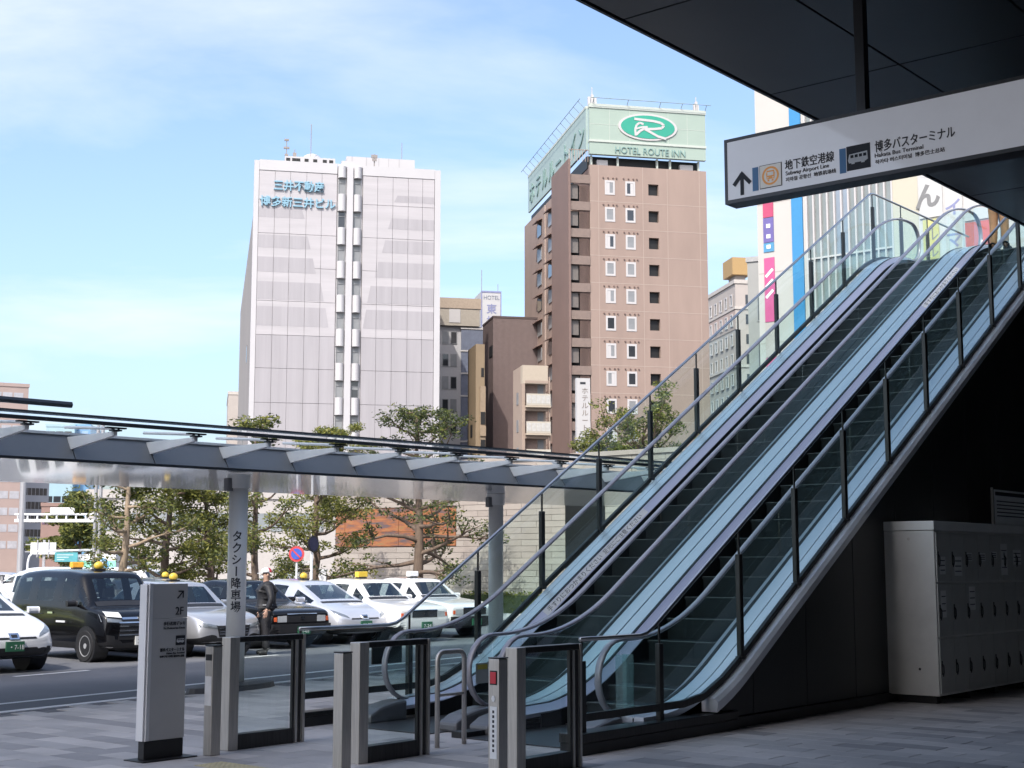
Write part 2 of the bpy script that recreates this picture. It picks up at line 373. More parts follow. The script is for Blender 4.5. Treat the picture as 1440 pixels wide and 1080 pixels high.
def escalator(label, vl, vr, left_out, right_out):
    """vl, vr: handrail planes; left_out/right_out: outer edge of the outer deck on each side"""
    vc = (vl + vr) / 2; t, tf0 = gthing('escalator', label, 'escalator', U1, vc, 'escalators side by side')
    tf = lambda u, v, z: tf0(u, v, z) if False else (u - U1, -(v - vc), z)
    for v in (vl, vr): handrail(v, tf, t); balustrade(v, tf, t)
    A0, A1 = UB - 0.15, UT + 0.15
    ins = 0.13
    for side, v, out in ((-1, vl, left_out), (1, vr, right_out)):
        o = -side
        # inner deck, dark glass channel, outer deck with a seam
        mb = MB(); sweep(mb, [(v + o * ins, -.80), (v + o * ins, -.84), (v + o * .022, -.80), (v + o * .022, -.735)], A0, A1, tf); mb.build('inner_deck', DECKI, t)
        mb = MB(); sweep(mb, [(v - .020, -.80), (v + .020, -.80), (v + .020, -.728), (v - .020, -.728)], A0, A1, tf); mb.build('glass_channel', BLACK, t)
        a, b = v - o * .022, out
        w = b - a
        seam = abs(w) > .22
        for f0, f1 in (((0.0, 0.56), (0.60, 1.0)) if seam else ((0.0, 0.97),)):
            mb = MB(); sweep(mb, [(a + w * f0, -.80), (a + w * f1, -.80), (a + w * f1, -.735), (a + w * f0, -.735)], A0 + .1, A1, tf); mb.build('outer_deck', DECKM, t)
        if seam:
            mb = MB(); sweep(mb, [(a + w * .55, -.80), (a + w * .61, -.80), (a + w * .61, -.750), (a + w * .55, -.750)], A0 + .1, A1, tf); mb.build('deck_seam', BLACK, t)
        mb = MB(); sweep(mb, [(v + o * (ins + .012), -1.35), (v + o * (ins - .01), -1.35), (v + o * (ins - .01), -.806), (v + o * (ins + .012), -.806)], A0 + .3, A1, tf); mb.build('skirt', SKIRT, t)
        # rounded inlet cap where the handrail enters
        mb = MB(); ring = []
        prof = [(A0 - .55, 0.0), (A0 - .55, .10), (A0 - .40, .17), (A0 - .15, .215), (A0 + .02, .225), (A0 + .02, 0.0)]
        mb.hexa([tf(a_, v - .13, z) for a_, z in prof], [tf(a_, v + .13, z) for a_, z in prof]); mb.build('inlet_cap', pbr('inlet_cap_grey', (.16, .165, .175), .4, .3, .1), t, bevel=.03)
    # steps
    sv0, sv1 = vl + ins + .016, vr - ins - .016
    src = None
    for k in range(0, 31):
        u = U1 + 0.02 + 0.4 * k; z = 0.24 * (k + 1) - .0
        rise = zh(u) - 0.96
        z = min(rise + 0.10, zh(30) - .96)
        if z < .02: continue
        if src is None:
            mb = MB(); w = (sv1 - sv0) / 2
            mb.box(0, .43, -w, w, -.028, 0); mb.box(.008, .03, -w + .01, w - .01, -.30, -.026)
            mb.c = 1; mb.box(-.003, .035, -w + .01, w - .01, -.001, .0035)
            src = mb.build('step', [STEPM, pbr('step_edge', (.24, .26, .265), .4, .4, .1)], t, loc=(u - U1, -((sv0 + sv1) / 2 - vc), z))
        else: share(src, t, (u - U1, -((sv0 + sv1) / 2 - vc), z))
    mb = MB(); mb.box(10.75 - U1, 12.62 - U1, -(vr - vc) - .0 + .0, -(vl - vc), .002, .012); mb.build('floor_plate', pbr('landing_plate', (.10, .10, .105), .4, .7, .15, 6), t)
    mb = MB(); mb.box(12.30 - U1, 12.62 - U1, -(sv1 - vc), -(sv0 - vc), .013, .022); mb.build('comb_plate', pbr('comb_plate', (.30, .30, .29), .4, .9, .1), t)
    mb = MB(); mb.box(24.95 - U1, 26.6 - U1, -(vr - vc), -(vl - vc), zh(30) - .975, zh(30) - .955); mb.build('floor_plate', pbr('landing_plate', (.10, .10, .105), .4, .7, .15, 6), t)
    # truss
    mb = MB(); mb.loft([[tf(u, vl - .05, max(0.0, zh(u) - 2.1)), tf(u, vr + .05, max(0.0, zh(u) - 2.1)), tf(u, vr + .05, max(.001, zh(u) - 1.36)), tf(u, vl - .05, max(.001, zh(u) - 1.36))] for u in us(13.2, 26.6)])
    mb.build('truss', BLACK, t)
    return t, tf
VL, VM1, VM2, VR = -11.2, -9.97, -9.55, -8.30
escL, tfL = escalator('far left escalator whose outer handrail runs beside the street glass guard', VL, VM1, -11.46, -9.765)
escR, tfR = escalator('near right escalator climbing beside the dark wall under the station overhang', VM2, VR, -9.755, -7.99)
# printed notice strips on the inner decks, and small plates
def strip_notice(u0, u1, v, tf, parent, s):
    hd = lambda dv: -.735 - (dv - .022) * .602 + .004        # inner deck surface, dv from the handrail plane
    mb = MB(); mb.loft([[tf(u, v + .032, zh(u) + hd(.032) - .003), tf(u, v + .118, zh(u) + hd(.118) - .003), tf(u, v + .118, zh(u) + hd(.118)), tf(u, v + .032, zh(u) + hd(.032))] for u in us(u0, u1)])
    pl = mb.build('notice_strip', pbr('notice_white', (.74, .74, .73), .5, 0, .05), parent)
    me = text_mesh(s, .075, .001, width=(u1 - u0) * .92)
    x0 = min(v_.co.x for v_ in me.vertices)
    for v_ in me.vertices:
        u = u0 + .06 + (v_.co.x - x0); dv = .105 - v_.co.z
        v_.co = tf(u, v + dv, zh(u) + hd(dv) + .001)
    me.materials.clear(); me.materials.append(TEXTD); o = bpy.data.objects.new('lettering', me); COL.objects.link(o); o.parent = pl
strip_notice(14.15, 16.4, VL, tfL, escL, '手すりにおつかまりください  足元にご注意ください')
strip_notice(22.2, 23.7, VM2, tfR, escR, '手すりにおつかまりください')
mb = MB(); mb.slab([tfL(*q) for q in ((11.48, VM1 + .012, .46), (11.68, VM1 + .012, .46), (11.68, VM1 + .012, .67), (11.48, VM1 + .012, .67))], (0, -.006, 0))
pl = mb.build('warning_plate', pbr('plate_grey', (.45, .45, .42), .5), escL)
mb = MB(); mb.slab([tfL(*q) for q in ((11.50, VM1 + .019, .605), (11.66, VM1 + .019, .605), (11.66, VM1 + .019, .655), (11.50, VM1 + .019, .655))], (0, -.003, 0)); mb.build('yellow_band', pbr('warning_yellow', (.62, .5, .08), .5), pl)
# dark low side boxes at the lower ends with the small white plate
mb = MB(); mb.box(10.75 - U1, 12.3 - U1, -.09 + (VM2 - (VM2 + VR) / 2) * -1, .09 + (VM2 - (VM2 + VR) / 2) * -1, .0, .06); mb.build('side_cover', BLACK, escR)
mb = MB(); mb.slab([tfR(*q) for q in ((11.42, VM2 + .135, .085), (11.60, VM2 + .135, .085), (11.60, VM2 + .135, .12), (11.42, VM2 + .135, .12))], (0, -.004, 0)); mb.build('white_label', TEXTW, escR)
for dv in (-.05, .07):     # clear acrylic deflector by the right newel
    mb = MB(); mb.box(11.95 - U1 + dv, 11.965 - U1 + dv, -(VR - (VM2 + VR) / 2) + .03, -(VR - (VM2 + VR) / 2) + .16, .23, .80); mb.build('acrylic_fin', glass('acrylic', (.75, .88, .88), 1.0, .05, .12), escR)

# ================================================================== glass guards on both outer sides
def guard(label, v, uoff, level0, first_post, npost, top_level_end, in_side):
    t, _ = gthing('glass_guardrail', label, 'guardrail', U1, v, 'glass guardrails along the escalators')
    tf = lambda u, vv, z: (u - U1, -(vv - v), z)
    zt = lambda u: 1.02 + SLOPE * (ramp(u - uoff, .12) - ramp(u - 24.75, .12))
    uend = top_level_end
    pts = sorted(set([level0 + (uend - level0) * k / 60 for k in range(61)] + [uoff - .12, uoff, uoff + .12, 24.63, 24.75, 24.87]))
    pts = [u for u in pts if u <= uend]
    mb = MB(); mb.tube([tf(u, v, zt(u)) for u in pts], .021, 8); mb.build('top_rail', pbr('rail_steel', (.55, .54, .53), .3, 1.0, .12, 3), t, smooth=True)
    posts = [level0 + .02, uoff + .22] + [first_post + 1.272 * k for k in range(npost)]
    zb = lambda u: max(.30, zh(u) - .735)
    posts = [p for p in posts if p < uend]
    src = None
    for i, u in enumerate(posts):
        h0, h1 = zb(u), zt(u)
        if u < uoff + .3: h0 = .05
        mb = MB(); hb = h0 + (h1 - h0) * .80
        mb.box(-.035, .035, -.028, .028, 0, hb - h0 - .001); mb.box(-.05, .05, -.04, .04, -.012, .02)
        mb.box(-.012, .012, -.010, .010, hb - h0, h1 - h0)
        mb.build('post', STEELD, t, loc=tf(u, v, h0), bevel=.006)
    for a, b in zip(posts, posts[1:]):
        uu = [a + .02 + (b - a - .04) * k / 4 for k in range(5)]
        vv = v + in_side * .045
        mb = MB(); mb.loft([[tf(u, vv - .006, zb(u) + .02), tf(u, vv + .006, zb(u) + .02), tf(u, vv + .006, zt(u) - .03), tf(u, vv - .006, zt(u) - .03)] for u in uu]); mb.build('glass_pane', GLASSG, t)
        mb = MB(); mb.loft([[tf(u, vv - .022, zb(u) - .02), tf(u, vv + .022, zb(u) - .02), tf(u, vv + .022, zb(u) + .05), tf(u, vv - .022, zb(u) + .05)] for u in uu]); mb.build('bottom_channel', STEELD, t)
    return t, tf
gl, tfg = guard('long street-side glass guardrail with dark posts beyond the far escalator', -11.53, 11.9, 10.42, 14.60 - 1.272, 12, 29.5, 0)
gr, tfh = guard('near glass guardrail with dark posts in front of the right escalator', -7.93, 11.68, 10.60, 13.46, 14, 29.5, 0)
# plinths of the level parts
for t, tf, v, a, b, w in ((gr, tfh, -7.93, 10.45, 13.2, .12), (gl, tfg, -11.53, 10.4, 13.2, .09)):
    mb = MB(); ring = lambda x, z0, z1: [tf(x, v - w, z0), tf(x, v + w, z0), tf(x, v + w, z1), tf(x, v - w, z1)]
    mb.loft([ring(a, 0, .10), ring(b, 0, .10)]); mb.build('plinth', BLACK, t)
    mb = MB(); mb.loft([ring(a - .02, .103, .19 if v > -9 else .15), ring(b, .103, .19 if v > -9 else .15)]); mb.build('plinth_cap', STEELD, t, bevel=.008)
mb = MB(); mb.loft([[tfh(u, -7.985, zh(u) - .90), tfh(u, -7.80, zh(u) - .90), tfh(u, -7.79, zh(u) - .80), tfh(u, -7.83, zh(u) - .765), tfh(u, -7.985, zh(u) - .748)] for u in us(12.75, 28)])
mb.build('edge_trim', pbr('edge_trim_steel', (.78, .79, .83), .3, .3, .1, 2), gr)
# dark notice box on the left guard post
mb = MB(); mb.box(11.38 - U1, 11.86 - U1, -.14, -.12, .60, .80); mb.build('notice_box', BLACK, gl, bevel=.01)
# short steel barrier frame between escalator newels
t, _ = gthing('hoop_barrier', 'low steel hoop barrier with a middle bar between the glass panel and the newel', 'barrier', 10.06, -9.2)
mb = MB(); pth = [(0, 0, 0), (0, 0, .80)] + [(.08 - .08 * cos(a), 0, .80 + .08 * sin(a)) for a in [pi / 2 * k / 5 for k in range(1, 6)]]
pth2 = [(.38 - x, y, z) for x, y, z in pth[::-1]]
mb.tube(pth + pth2, .024, 10); mb.build('hoop', STEEL, t, smooth=True)
mb = MB(); mb.tube([(.02, 0, .48), (.36, 0, .48)], .015, 8); mb.build('middle_bar', STEEL, t, smooth=True)

# ================================================================== framed glass panels and bollards of the shutter line
def shutter_panel(label, u0, v, ln):
    t, _ = gthing('glass_wing_panel', label, 'barrier panel', u0, v, 'steel framed glass wing panels at the escalator foot')
    H = 1.03; w = .055
    mb = MB(); mb.box(0, .115, -.062, .062, 0, H); mb.build('near_post', STEEL, t, bevel=.006)
    mb = MB(); mb.box(.117, ln, -w, w, H - .05, H); mb.build('top_rail', STEELD, t, bevel=.005)
    mb = MB(); mb.box(.117, ln - .16, -w, w, 0, .14); mb.build('bottom_rail', STEELD, t, bevel=.005)
    for k in range(4):
        mb = MB(); x = ln - .16 + k * .042; mb.box(x, x + .028, -w - .012 * (k == 3), (-w + .035) if k < 3 else w + .012, 0, H - .052 + .052 * (k == 3)); mb.build('end_mullion', STEEL if k % 2 else STEELD, t, bevel=.003)
    mb = MB(); mb.box(.118, ln - .161, -.006, .006, .141, H - .051); mb.build('glass_pane', GLASSP, t)
    return t
shutter_panel('steel framed glass panel farthest left, nearest the white sign pillar', 8.66, -10.58, .94)
shutter_panel('middle steel framed glass panel in front of the far escalator newel', 8.80, -9.02, .90)
shutter_panel('right steel framed glass panel nearest the red-buttoned bollard', 9.05, -7.47, .88)
def bollard(label, u, v):
    t, _ = gthing('steel_bollard', label, 'bollard', u, v, 'square steel bollards in the shutter line')
    mb = MB(); mb.box(-.055, .055, -.055, .055, 0, .965); mb.build('shaft', STEEL, t, bevel=.006)
    mb = MB(); mb.box(-.058, .058, -.058, .058, .967, .977); mb.build('cap', STEELD, t, bevel=.003)
    return t
b1 = bollard('square steel bollard with black and white stickers beside the leftmost glass panel', 8.40, -10.43)
b2 = bollard('plain square steel bollard without stickers before the middle glass panel', 8.45, -8.80)
b3 = bollard('square steel bollard with a red button and white vertical label', 8.72, -7.33)
def sticker(t, z0, z1, mat, w=.042, y=0.0, nm='sticker'):
    mb = MB(); mb.box(-.0585, -.0565, y - w, y + w, z0, z1); return mb.build(nm, mat, t)
sticker(b1, .84, .895, BLACK); sticker(b1, .44, .70, pbr('sticker_white', (.86, .86, .86), .5), .045)
rb = sticker(b3, .765, .875, BLACK, .036, nm='button_frame')
mb = MB(); mb.box(-.064, -.0587, -.03, .03, .775, .865); mb.build('red_button', pbr('button_red', (.62, .03, .05), .35, 0, .1, coat=.5), b3, bevel=.004)
lb = sticker(b3, .20, .60, pbr('sticker_white', (.72, .72, .72), .5), .035, nm='vertical_label')
mb = MB(); mb.loft([[(-.0575, .02 * cos(a), .66 + .026 * sin(a)) for a in [2 * pi * k / 6 for k in range(6)]], [(-.0600, .02 * cos(a), .66 + .026 * sin(a)) for a in [2 * pi * k / 6 for k in range(6)]]]); mb.build('symbol', TEXTW, b3)
for k in range(9):
    mb = MB(); z = .57 - .037 * k; mb.box(-.0592, -.0587, -.010, .010, z - .022, z); mb.build('lettering_mark', TEXTD, lb)

# ================================================================== white sign pillar on the left
t, _ = gthing('sign_pillar', 'chest-high white and grey sign pillar with arrow and 2F lettering on a black foot', 'sign pillar', 7.98, -10.58)
# face turned to the street side like in the photograph
PILL = t; PILL.rotation_euler.z = GROT - pi / 2 + radians(9)
PG = pbr('pillar_grey', (.62, .61, .60), .45, .0, .05, 2); PW = pbr('pillar_white', (.78, .78, .79), .4, 0, .04, 2)
mb = MB(); mb.box(-.19, .19, -.045, .045, .17, 1.225); mb.build('lower_face', PG, t, bevel=.004)
mb = MB(); mb.box(-.19, .19, -.045, .045, 1.229, 1.53); mb.build('upper_face', PG, t, bevel=.004)
mb = MB(); mb.box(-.232, -.193, -.055, .055, .17, 1.535); mb.build('white_edge', PW, t, bevel=.004)
mb = MB(); mb.box(-.252, -.235, -.04, .06, .17, 1.525); mb.build('outer_edge', PW, t, bevel=.003)
mb = MB(); mb.box(-.235, .185, -.042, .042, .012, .167); mb.build('foot', BLACK, t, bevel=.004)
mb = MB(); mb.box(-.31, .27, -.14, .14, .001, .011); mb.build('base_plate', BLACK, t)
text('2F', .10, TEXTD, t, (.055, -.0462, 1.255), width=.085)
text('歩行者用デッキ', .036, TEXTD, t, (-.07, -.0462, 1.165), width=.235); text('To Pedestrian Deck', .024, TEXTD, t, (-.07, -.0462, 1.13), width=.235)
text('博多バスターミナル', .036, TEXTD, t, (-.10, -.0462, .935), width=.265); text('Hakata Bus Terminal', .022, TEXTD, t, (-.03, -.0462, .91), width=.195); text('하카타 버스터미널 博多巴士总站', .022, TEXTD, t, (-.10, -.0462, .882), width=.265)
mb = MB()
def bar2(mb, a, b, w, y0, y1):
    a = Vector((a[0], 0, a[1])); b = Vector((b[0], 0, b[1])); d = (b - a).normalized(); n_ = Vector((-d.z, 0, d.x)) * w / 2
    q = [a - n_, b - n_, b + n_, a + n_]; mb.hexa([(p.x, y0, p.z) for p in q], [(p.x, y1, p.z) for p in q])
def icon_plate(parent, x0, x1, z0, z1, y, mat, name='pictogram'):
    mb = MB(); mb.box(x0, x1, y - .003, y, z0, z1); return mb.build(name, mat, parent)
bar2(mb, (.075, 1.40), (.135, 1.46), .012, -.049, -.046); bar2(mb, (.085, 1.462), (.141, 1.462), .012, -.0485, -.0455); bar2(mb, (.137, 1.468), (.137, 1.405), .012, -.0495, -.0465)
mb.build('arrow', TEXTD, t)
def bus_icon(parent, x0, z0, w, h, y):
    ic = icon_plate(parent, x0, x0 + w, z0, z0 + h, y, TEXTD)
    mb = MB(); X = lambda a: x0 + a * w; Z = lambda a: z0 + a * h
    pr = [(.10, .30), (.06, .42), (.12, .66), (.88, .70), (.90, .36), (.80, .30)]
    mb.hexa([(X(a), y - .0032, Z(b)) for a, b in pr], [(X(a), y - .0045, Z(b)) for a, b in pr])
    mb.hexa([(X(a), y - .0032, Z(b)) for a, b in ((.2, .25), (.34, .25), (.34, .33), (.2, .33))], [(X(a), y - .0046, Z(b)) for a, b in ((.2, .25), (.34, .25), (.34, .33), (.2, .33))])
    mb.hexa([(X(a), y - .0032, Z(b)) for a, b in ((.62, .25), (.76, .25), (.76, .33), (.62, .33))], [(X(a), y - .0046, Z(b)) for a, b in ((.62, .25), (.76, .25), (.76, .33), (.62, .33))])
    mb.build('bus_symbol', TEXTW, ic)
    mb = MB()
    for a in (.17, .35, .53, .71): mb.box(X(a), X(a + .13), y - .0055, y - .0047, Z(.5), Z(.62))
    mb.build('bus_windows', TEXTD, ic)
bus_icon(t, .07, .985, .10, .085, -.0455)
PILL.rotation_euler.z = GROT

# ================================================================== station building: deck, soffit, dark wall
t, _ = gthing('station_building', 'dark station overhang with panelled soffit and dark clad wall on the right', 'building', 14.0, -7.7)
tf = lambda u, v, z: (u - 14.0, -(v + 7.7), z)
def gbox(u0, u1, v0, v1, z0, z1, name, mat, parent, tf, bevel=0.0):
    mb = MB(); mb.hexa([tf(u0, v0, z0), tf(u1, v0, z0), tf(u1, v1, z0), tf(u0, v1, z0)], [tf(u0, v0, z1), tf(u1, v0, z1), tf(u1, v1, z1), tf(u0, v1, z1)])
    return mb.build(name, mat, parent, bevel=bevel)
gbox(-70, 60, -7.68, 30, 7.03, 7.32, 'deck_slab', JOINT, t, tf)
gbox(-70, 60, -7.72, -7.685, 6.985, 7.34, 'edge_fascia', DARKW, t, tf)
gbox(-34, -8, -7.66, 18, 7.33, 46, 'shading_mass', UNSEENP, t, tf)  # unseen station mass behind the camera, sized and placed to shade the plaza
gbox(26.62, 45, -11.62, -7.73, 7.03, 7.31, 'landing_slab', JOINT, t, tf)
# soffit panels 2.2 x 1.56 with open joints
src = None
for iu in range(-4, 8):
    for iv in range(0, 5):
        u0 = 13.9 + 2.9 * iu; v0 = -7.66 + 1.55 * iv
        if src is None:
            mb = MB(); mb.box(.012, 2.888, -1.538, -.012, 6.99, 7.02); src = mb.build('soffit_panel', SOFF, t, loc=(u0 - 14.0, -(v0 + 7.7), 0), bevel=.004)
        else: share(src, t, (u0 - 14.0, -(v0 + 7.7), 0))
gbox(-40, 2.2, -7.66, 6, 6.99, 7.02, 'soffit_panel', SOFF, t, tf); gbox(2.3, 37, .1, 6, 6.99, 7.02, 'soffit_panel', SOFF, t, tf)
# wall under the right escalator: backing and clad panels with slanting tops
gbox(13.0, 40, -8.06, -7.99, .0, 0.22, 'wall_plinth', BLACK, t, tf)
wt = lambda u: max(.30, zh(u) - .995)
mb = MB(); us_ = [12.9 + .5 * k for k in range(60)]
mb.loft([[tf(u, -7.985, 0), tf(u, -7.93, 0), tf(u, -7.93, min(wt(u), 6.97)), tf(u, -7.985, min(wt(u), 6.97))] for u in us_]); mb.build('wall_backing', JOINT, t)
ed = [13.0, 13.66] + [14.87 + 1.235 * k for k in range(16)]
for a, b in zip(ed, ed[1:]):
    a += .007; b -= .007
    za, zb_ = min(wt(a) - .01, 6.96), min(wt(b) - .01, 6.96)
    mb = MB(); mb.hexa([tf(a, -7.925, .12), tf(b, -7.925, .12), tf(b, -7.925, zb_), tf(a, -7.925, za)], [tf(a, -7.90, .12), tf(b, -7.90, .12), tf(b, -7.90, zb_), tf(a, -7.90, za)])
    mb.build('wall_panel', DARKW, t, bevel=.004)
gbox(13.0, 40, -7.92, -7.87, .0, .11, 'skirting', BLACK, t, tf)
# unseen concourse wall added right of the camera, pale to bounce light
gbox(-40, 40, 6.0, 6.3, 0, 6.98, 'bounce_wall', UNSEENP, t, tf)
gbox(33, 33.3, -7.8, 6.0, 0, 6.98, 'end_wall', DARKW, t, tf)

# ================================================================== hanging sign
SU, SV0, SZ = 11.0, -6.55, 4.955
t = thing('hanging_sign', 'long white hanging sign with arrow, subway and bus pictograms under the dark soffit', 'sign', P(SU, SV0), GROT - pi / 2)
LEN, SH, SD = 4.3, .605, .20
SIGNF = pbr('sign_face', (.74, .74, .76), .3, 0, .05, 1.5, spec=.6, coat=1.0)
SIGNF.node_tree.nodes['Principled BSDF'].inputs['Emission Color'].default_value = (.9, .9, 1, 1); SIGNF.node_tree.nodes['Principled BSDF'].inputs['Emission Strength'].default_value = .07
mb = MB(); mb.box(.03, LEN - .03, .004, SD - .004, SZ + .035, SZ + SH - .03); mb.build('sign_face', SIGNF, t)
FR = pbr('sign_frame', (.07, .07, .075), .4, .6, .1)
mb = MB()
for x0, x1, z0, z1 in ((0, LEN, SZ + SH - .028, SZ + SH), (0, LEN, SZ, SZ + .033), (0, .028, SZ + .034, SZ + SH - .029), (LEN - .028, LEN, SZ + .034, SZ + SH - .029)):
    mb.box(x0, x1, 0, SD, z0, z1)
mb.build('frame', FR, t)
for x in (1.33, 3.4):
    mb = MB(); mb.box(x - .045, x + .045, SD / 2 - .045, SD / 2 + .045, SZ + SH + .001, 6.985); mb.build('hanger_pole', pbr('pole_dark', (.05, .05, .055), .35, .7, .1), t, bevel=.005)
X = lambda v: v - SV0
y = -.0005
mb = MB(); c = X(-6.37)
bar2(mb, (c, 5.015), (c, 5.19), .034, y - .0015, y + .003); bar2(mb, (c - .085, 5.115), (c + .012, 5.222), .036, y - .0021, y + .003); bar2(mb, (c + .085, 5.115), (c - .012, 5.222), .036, y - .0027, y + .003)
mb.build('arrow', TEXTD, t)
BLUEB = pbr('sign_blue', (.08, .25, .50), .4, 0, .03)
icon_plate(t, X(-6.262), X(-6.203), 5.03, 5.246, y + .003, BLUEB, 'blue_bar'); icon_plate(t, X(-5.407), X(-5.347), 5.04, 5.258, y + .003, BLUEB, 'blue_bar')
ic = icon_plate(t, X(-6.188), X(-5.966), 5.035, 5.25, y + .0028, TEXTD)
icon_plate(ic, X(-6.182), X(-5.972), 5.041, 5.244, y - .0003, pbr('sign_cream', (.74, .71, .67), .4, 0, 0), 'pictogram_ground')
ORG = pbr('sign_orange', (.85, .36, .08), .4, 0, .03)
CRM = MATS['sign_cream']
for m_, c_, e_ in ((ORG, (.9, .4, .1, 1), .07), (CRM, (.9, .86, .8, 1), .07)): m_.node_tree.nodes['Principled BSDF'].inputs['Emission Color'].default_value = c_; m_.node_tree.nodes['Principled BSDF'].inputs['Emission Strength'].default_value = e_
mb = MB(); cx, cz = X(-6.077), 5.143
ring = lambda r, yy: [(cx + r * cos(2 * pi * k / 28), yy, cz + r * sin(2 * pi * k / 28)) for k in range(28)]
a, b = ring(.085, y - .0045), ring(.066, y - .0045)
for k in range(28): mb.poly([a[k], a[(k + 1) % 28], b[(k + 1) % 28], b[k]])
mb.build('ring', ORG, ic)
mb = MB(); mb.hexa([(cx + p, y - .0036, cz + q) for p, q in ((-.038, -.03), (.038, -.03), (.044, .02), (.036, .047), (-.036, .047), (-.044, .02))], [(cx + p, y - .005, cz + q) for p, q in ((-.038, -.03), (.038, -.03), (.044, .02), (.036, .047), (-.036, .047), (-.044, .02))])
mb.box(cx - .03, cx - .012, y - .005, y - .0036, cz - .05, cz - .034); mb.box(cx + .012, cx + .03, y - .005, y - .0036, cz - .05, cz - .034); mb.build('train_front', ORG, ic)
mb = MB(); mb.box(cx - .030, cx + .030, y - .0062, y - .0052, cz + .002, cz + .034); mb.box(cx - .032, cx - .020, y - .0062, y - .0052, cz - .022, cz - .012); mb.box(cx + .020, cx + .032, y - .0062, y - .0052, cz - .022, cz - .012); mb.build('train_windows', pbr('sign_cream', (.6, .6, .6)), ic)
text('地下鉄空港線', .10, TEXTD, t, (X(-5.935), y + .002, 5.172), width=.475, offset=.0004)
text('Subway Airport Line', .05, TEXTD, t, (X(-5.93), y + .002, 5.118), width=.42); text('지하철 공항선  地铁机场线', .042, TEXTD, t, (X(-5.93), y + .002, 5.062), width=.485)
bus_icon(t, X(-5.34), 5.05, .218, .215, y + .003)
text('博多バスターミナル', .105, TEXTD, t, (X(-5.08), y + .002, 5.176), width=.70, offset=.0006)
text('Hakata Bus Terminal', .05, TEXTD, t, (X(-5.085), y + .002, 5.122), width=.43); text('하카타 버스터미널  博多巴士总站', .042, TEXTD, t, (X(-5.08), y + .002, 5.066), width=.61)

# ================================================================== coin lockers
LU, LV = 17.0, -7.90
t, _ = gthing('coin_lockers', 'big grey steel coin locker bank standing against the dark wall', 'lockers', LU, LV)
tf = lambda u, v, z: (u - LU, -(v - LV), z)
LG = pbr('locker_grey', (.66, .65, .62), .42, .1, .08, 2.5, .02); LD = pbr('locker_door', (.47, .47, .445), .45, .1, .07, 2.5)
NCOL, CW = 9, .44; LL = NCOL * CW + .04; VF = -7.24
mb = MB(); mb.hexa([tf(LU, LV, .10), tf(LU + LL, LV, .10), tf(LU + LL, VF, .10), tf(LU, VF, .10)], [tf(LU, LV, 2.12), tf(LU + LL, LV, 2.12), tf(LU + LL, VF, 2.12), tf(LU, VF, 2.12)]); mb.build('body', LG, t, bevel=.006)
mb = MB(); a = .008; mb.hexa([tf(LU - a, LV, 2.125), tf(LU + LL, LV, 2.125), tf(LU + LL, VF + a, 2.125), tf(LU - a, VF + a, 2.125)], [tf(LU - a, LV, 2.24), tf(LU + LL, LV, 2.24), tf(LU + LL, VF + a, 2.24), tf(LU - a, VF + a, 2.24)]); mb.build('top_cap', pbr('locker_cap', (.75, .75, .72), .4, .1, .05), t, bevel=.006)
for k in range(5):
    mb = MB(); x = LU + .1 + k * .95; mb.hexa([tf(x, LV + .08, 0), tf(x + .1, LV + .08, 0), tf(x + .1, VF - .08, 0), tf(x, VF - .08, 0)], [tf(x, LV + .08, .098), tf(x + .1, LV + .08, .098), tf(x + .1, VF - .08, .098), tf(x, VF - .08, .098)]); mb.build('foot', BLACK, t)
rows = [(.125, .795), (.815, 1.465), (1.485, 2.10)]
for ri, (z0, z1) in enumerate(rows):
    src = None
    for k in range(NCOL):
        u0 = LU + .02 + k * CW; loc = tf(u0, VF, z0)
        if src is None:
            mb = MB(); mb.box(.006, CW - .006, -.018, -.002, .004, z1 - z0 - .004); src = mb.build('door', LD, t, loc=loc, bevel=.003)
            mb = MB(); zc = (z1 - z0) * .42
            mb.box(.030, .052, -.026, -.019, zc - .05, zc + .12); mb.tube([(.041, -.027, zc + .08), (.041, -.042, zc + .05), (.046, -.04, zc - .02), (.05, -.028, zc - .07)], .008, 6); h = mb.build('lock_handle', BLACK, src)
            first = (src, h)
        else:
            d = share(src, t, loc); share(first[1], d, (0, 0, 0))
STK = pbr('locker_notice', (.74, .74, .72), .6, 0, .1)
def lsticker(u0, u1, z0, z1, mat=STK, nm='notice'):
    mb = MB(); mb.hexa([tf(u0, VF + .0185, z0), tf(u1, VF + .0185, z0), tf(u1, VF + .0185, z1), tf(u0, VF + .0185, z1)], [tf(u0, VF + .0205, z0), tf(u1, VF + .0205, z0), tf(u1, VF + .0205, z1), tf(u0, VF + .0205, z1)]); return mb.build(nm, mat, t)
for (a, b, c, d) in ((17.10, 17.28, 1.58, 1.80), (17.56, 17.80, 1.56, 1.80), (17.93, 18.15, 1.75, 1.85), (18.37, 18.6, 1.75, 1.85), (18.8, 19.0, 1.78, 1.87), (19.15, 19.38, 1.56, 1.98), (17.10, 17.26, 1.05, 1.38), (18.0, 18.2, 1.12, 1.42), (19.6, 19.9, 1.7, 1.9)):
    s = lsticker(a, b, c, d)
    for q in range(3):
        mb = MB(); zz = d - (d - c) * (.2 + .27 * q); mb.hexa([tf(a + .02, VF + .0207, zz - .012), tf(b - .02, VF + .0207, zz - .012), tf(b - .02, VF + .0207, zz), tf(a + .02, VF + .0207, zz)], [tf(a + .02, VF + .0212, zz - .012), tf(b - .02, VF + .0212, zz - .012), tf(b - .02, VF + .0212, zz), tf(a + .02, VF + .0212, zz)]); mb.build('notice_line', TEXTD, s)
mb = MB(); mb.ball((-.004, -.33, 2.02), .004, .018, .018); mb.build('screw_cap', STEEL, t)
mb = MB(); mb.ball((-.004, -.42, .42), .004, .016, .016); mb.build('hole_plug', BLACK, t)
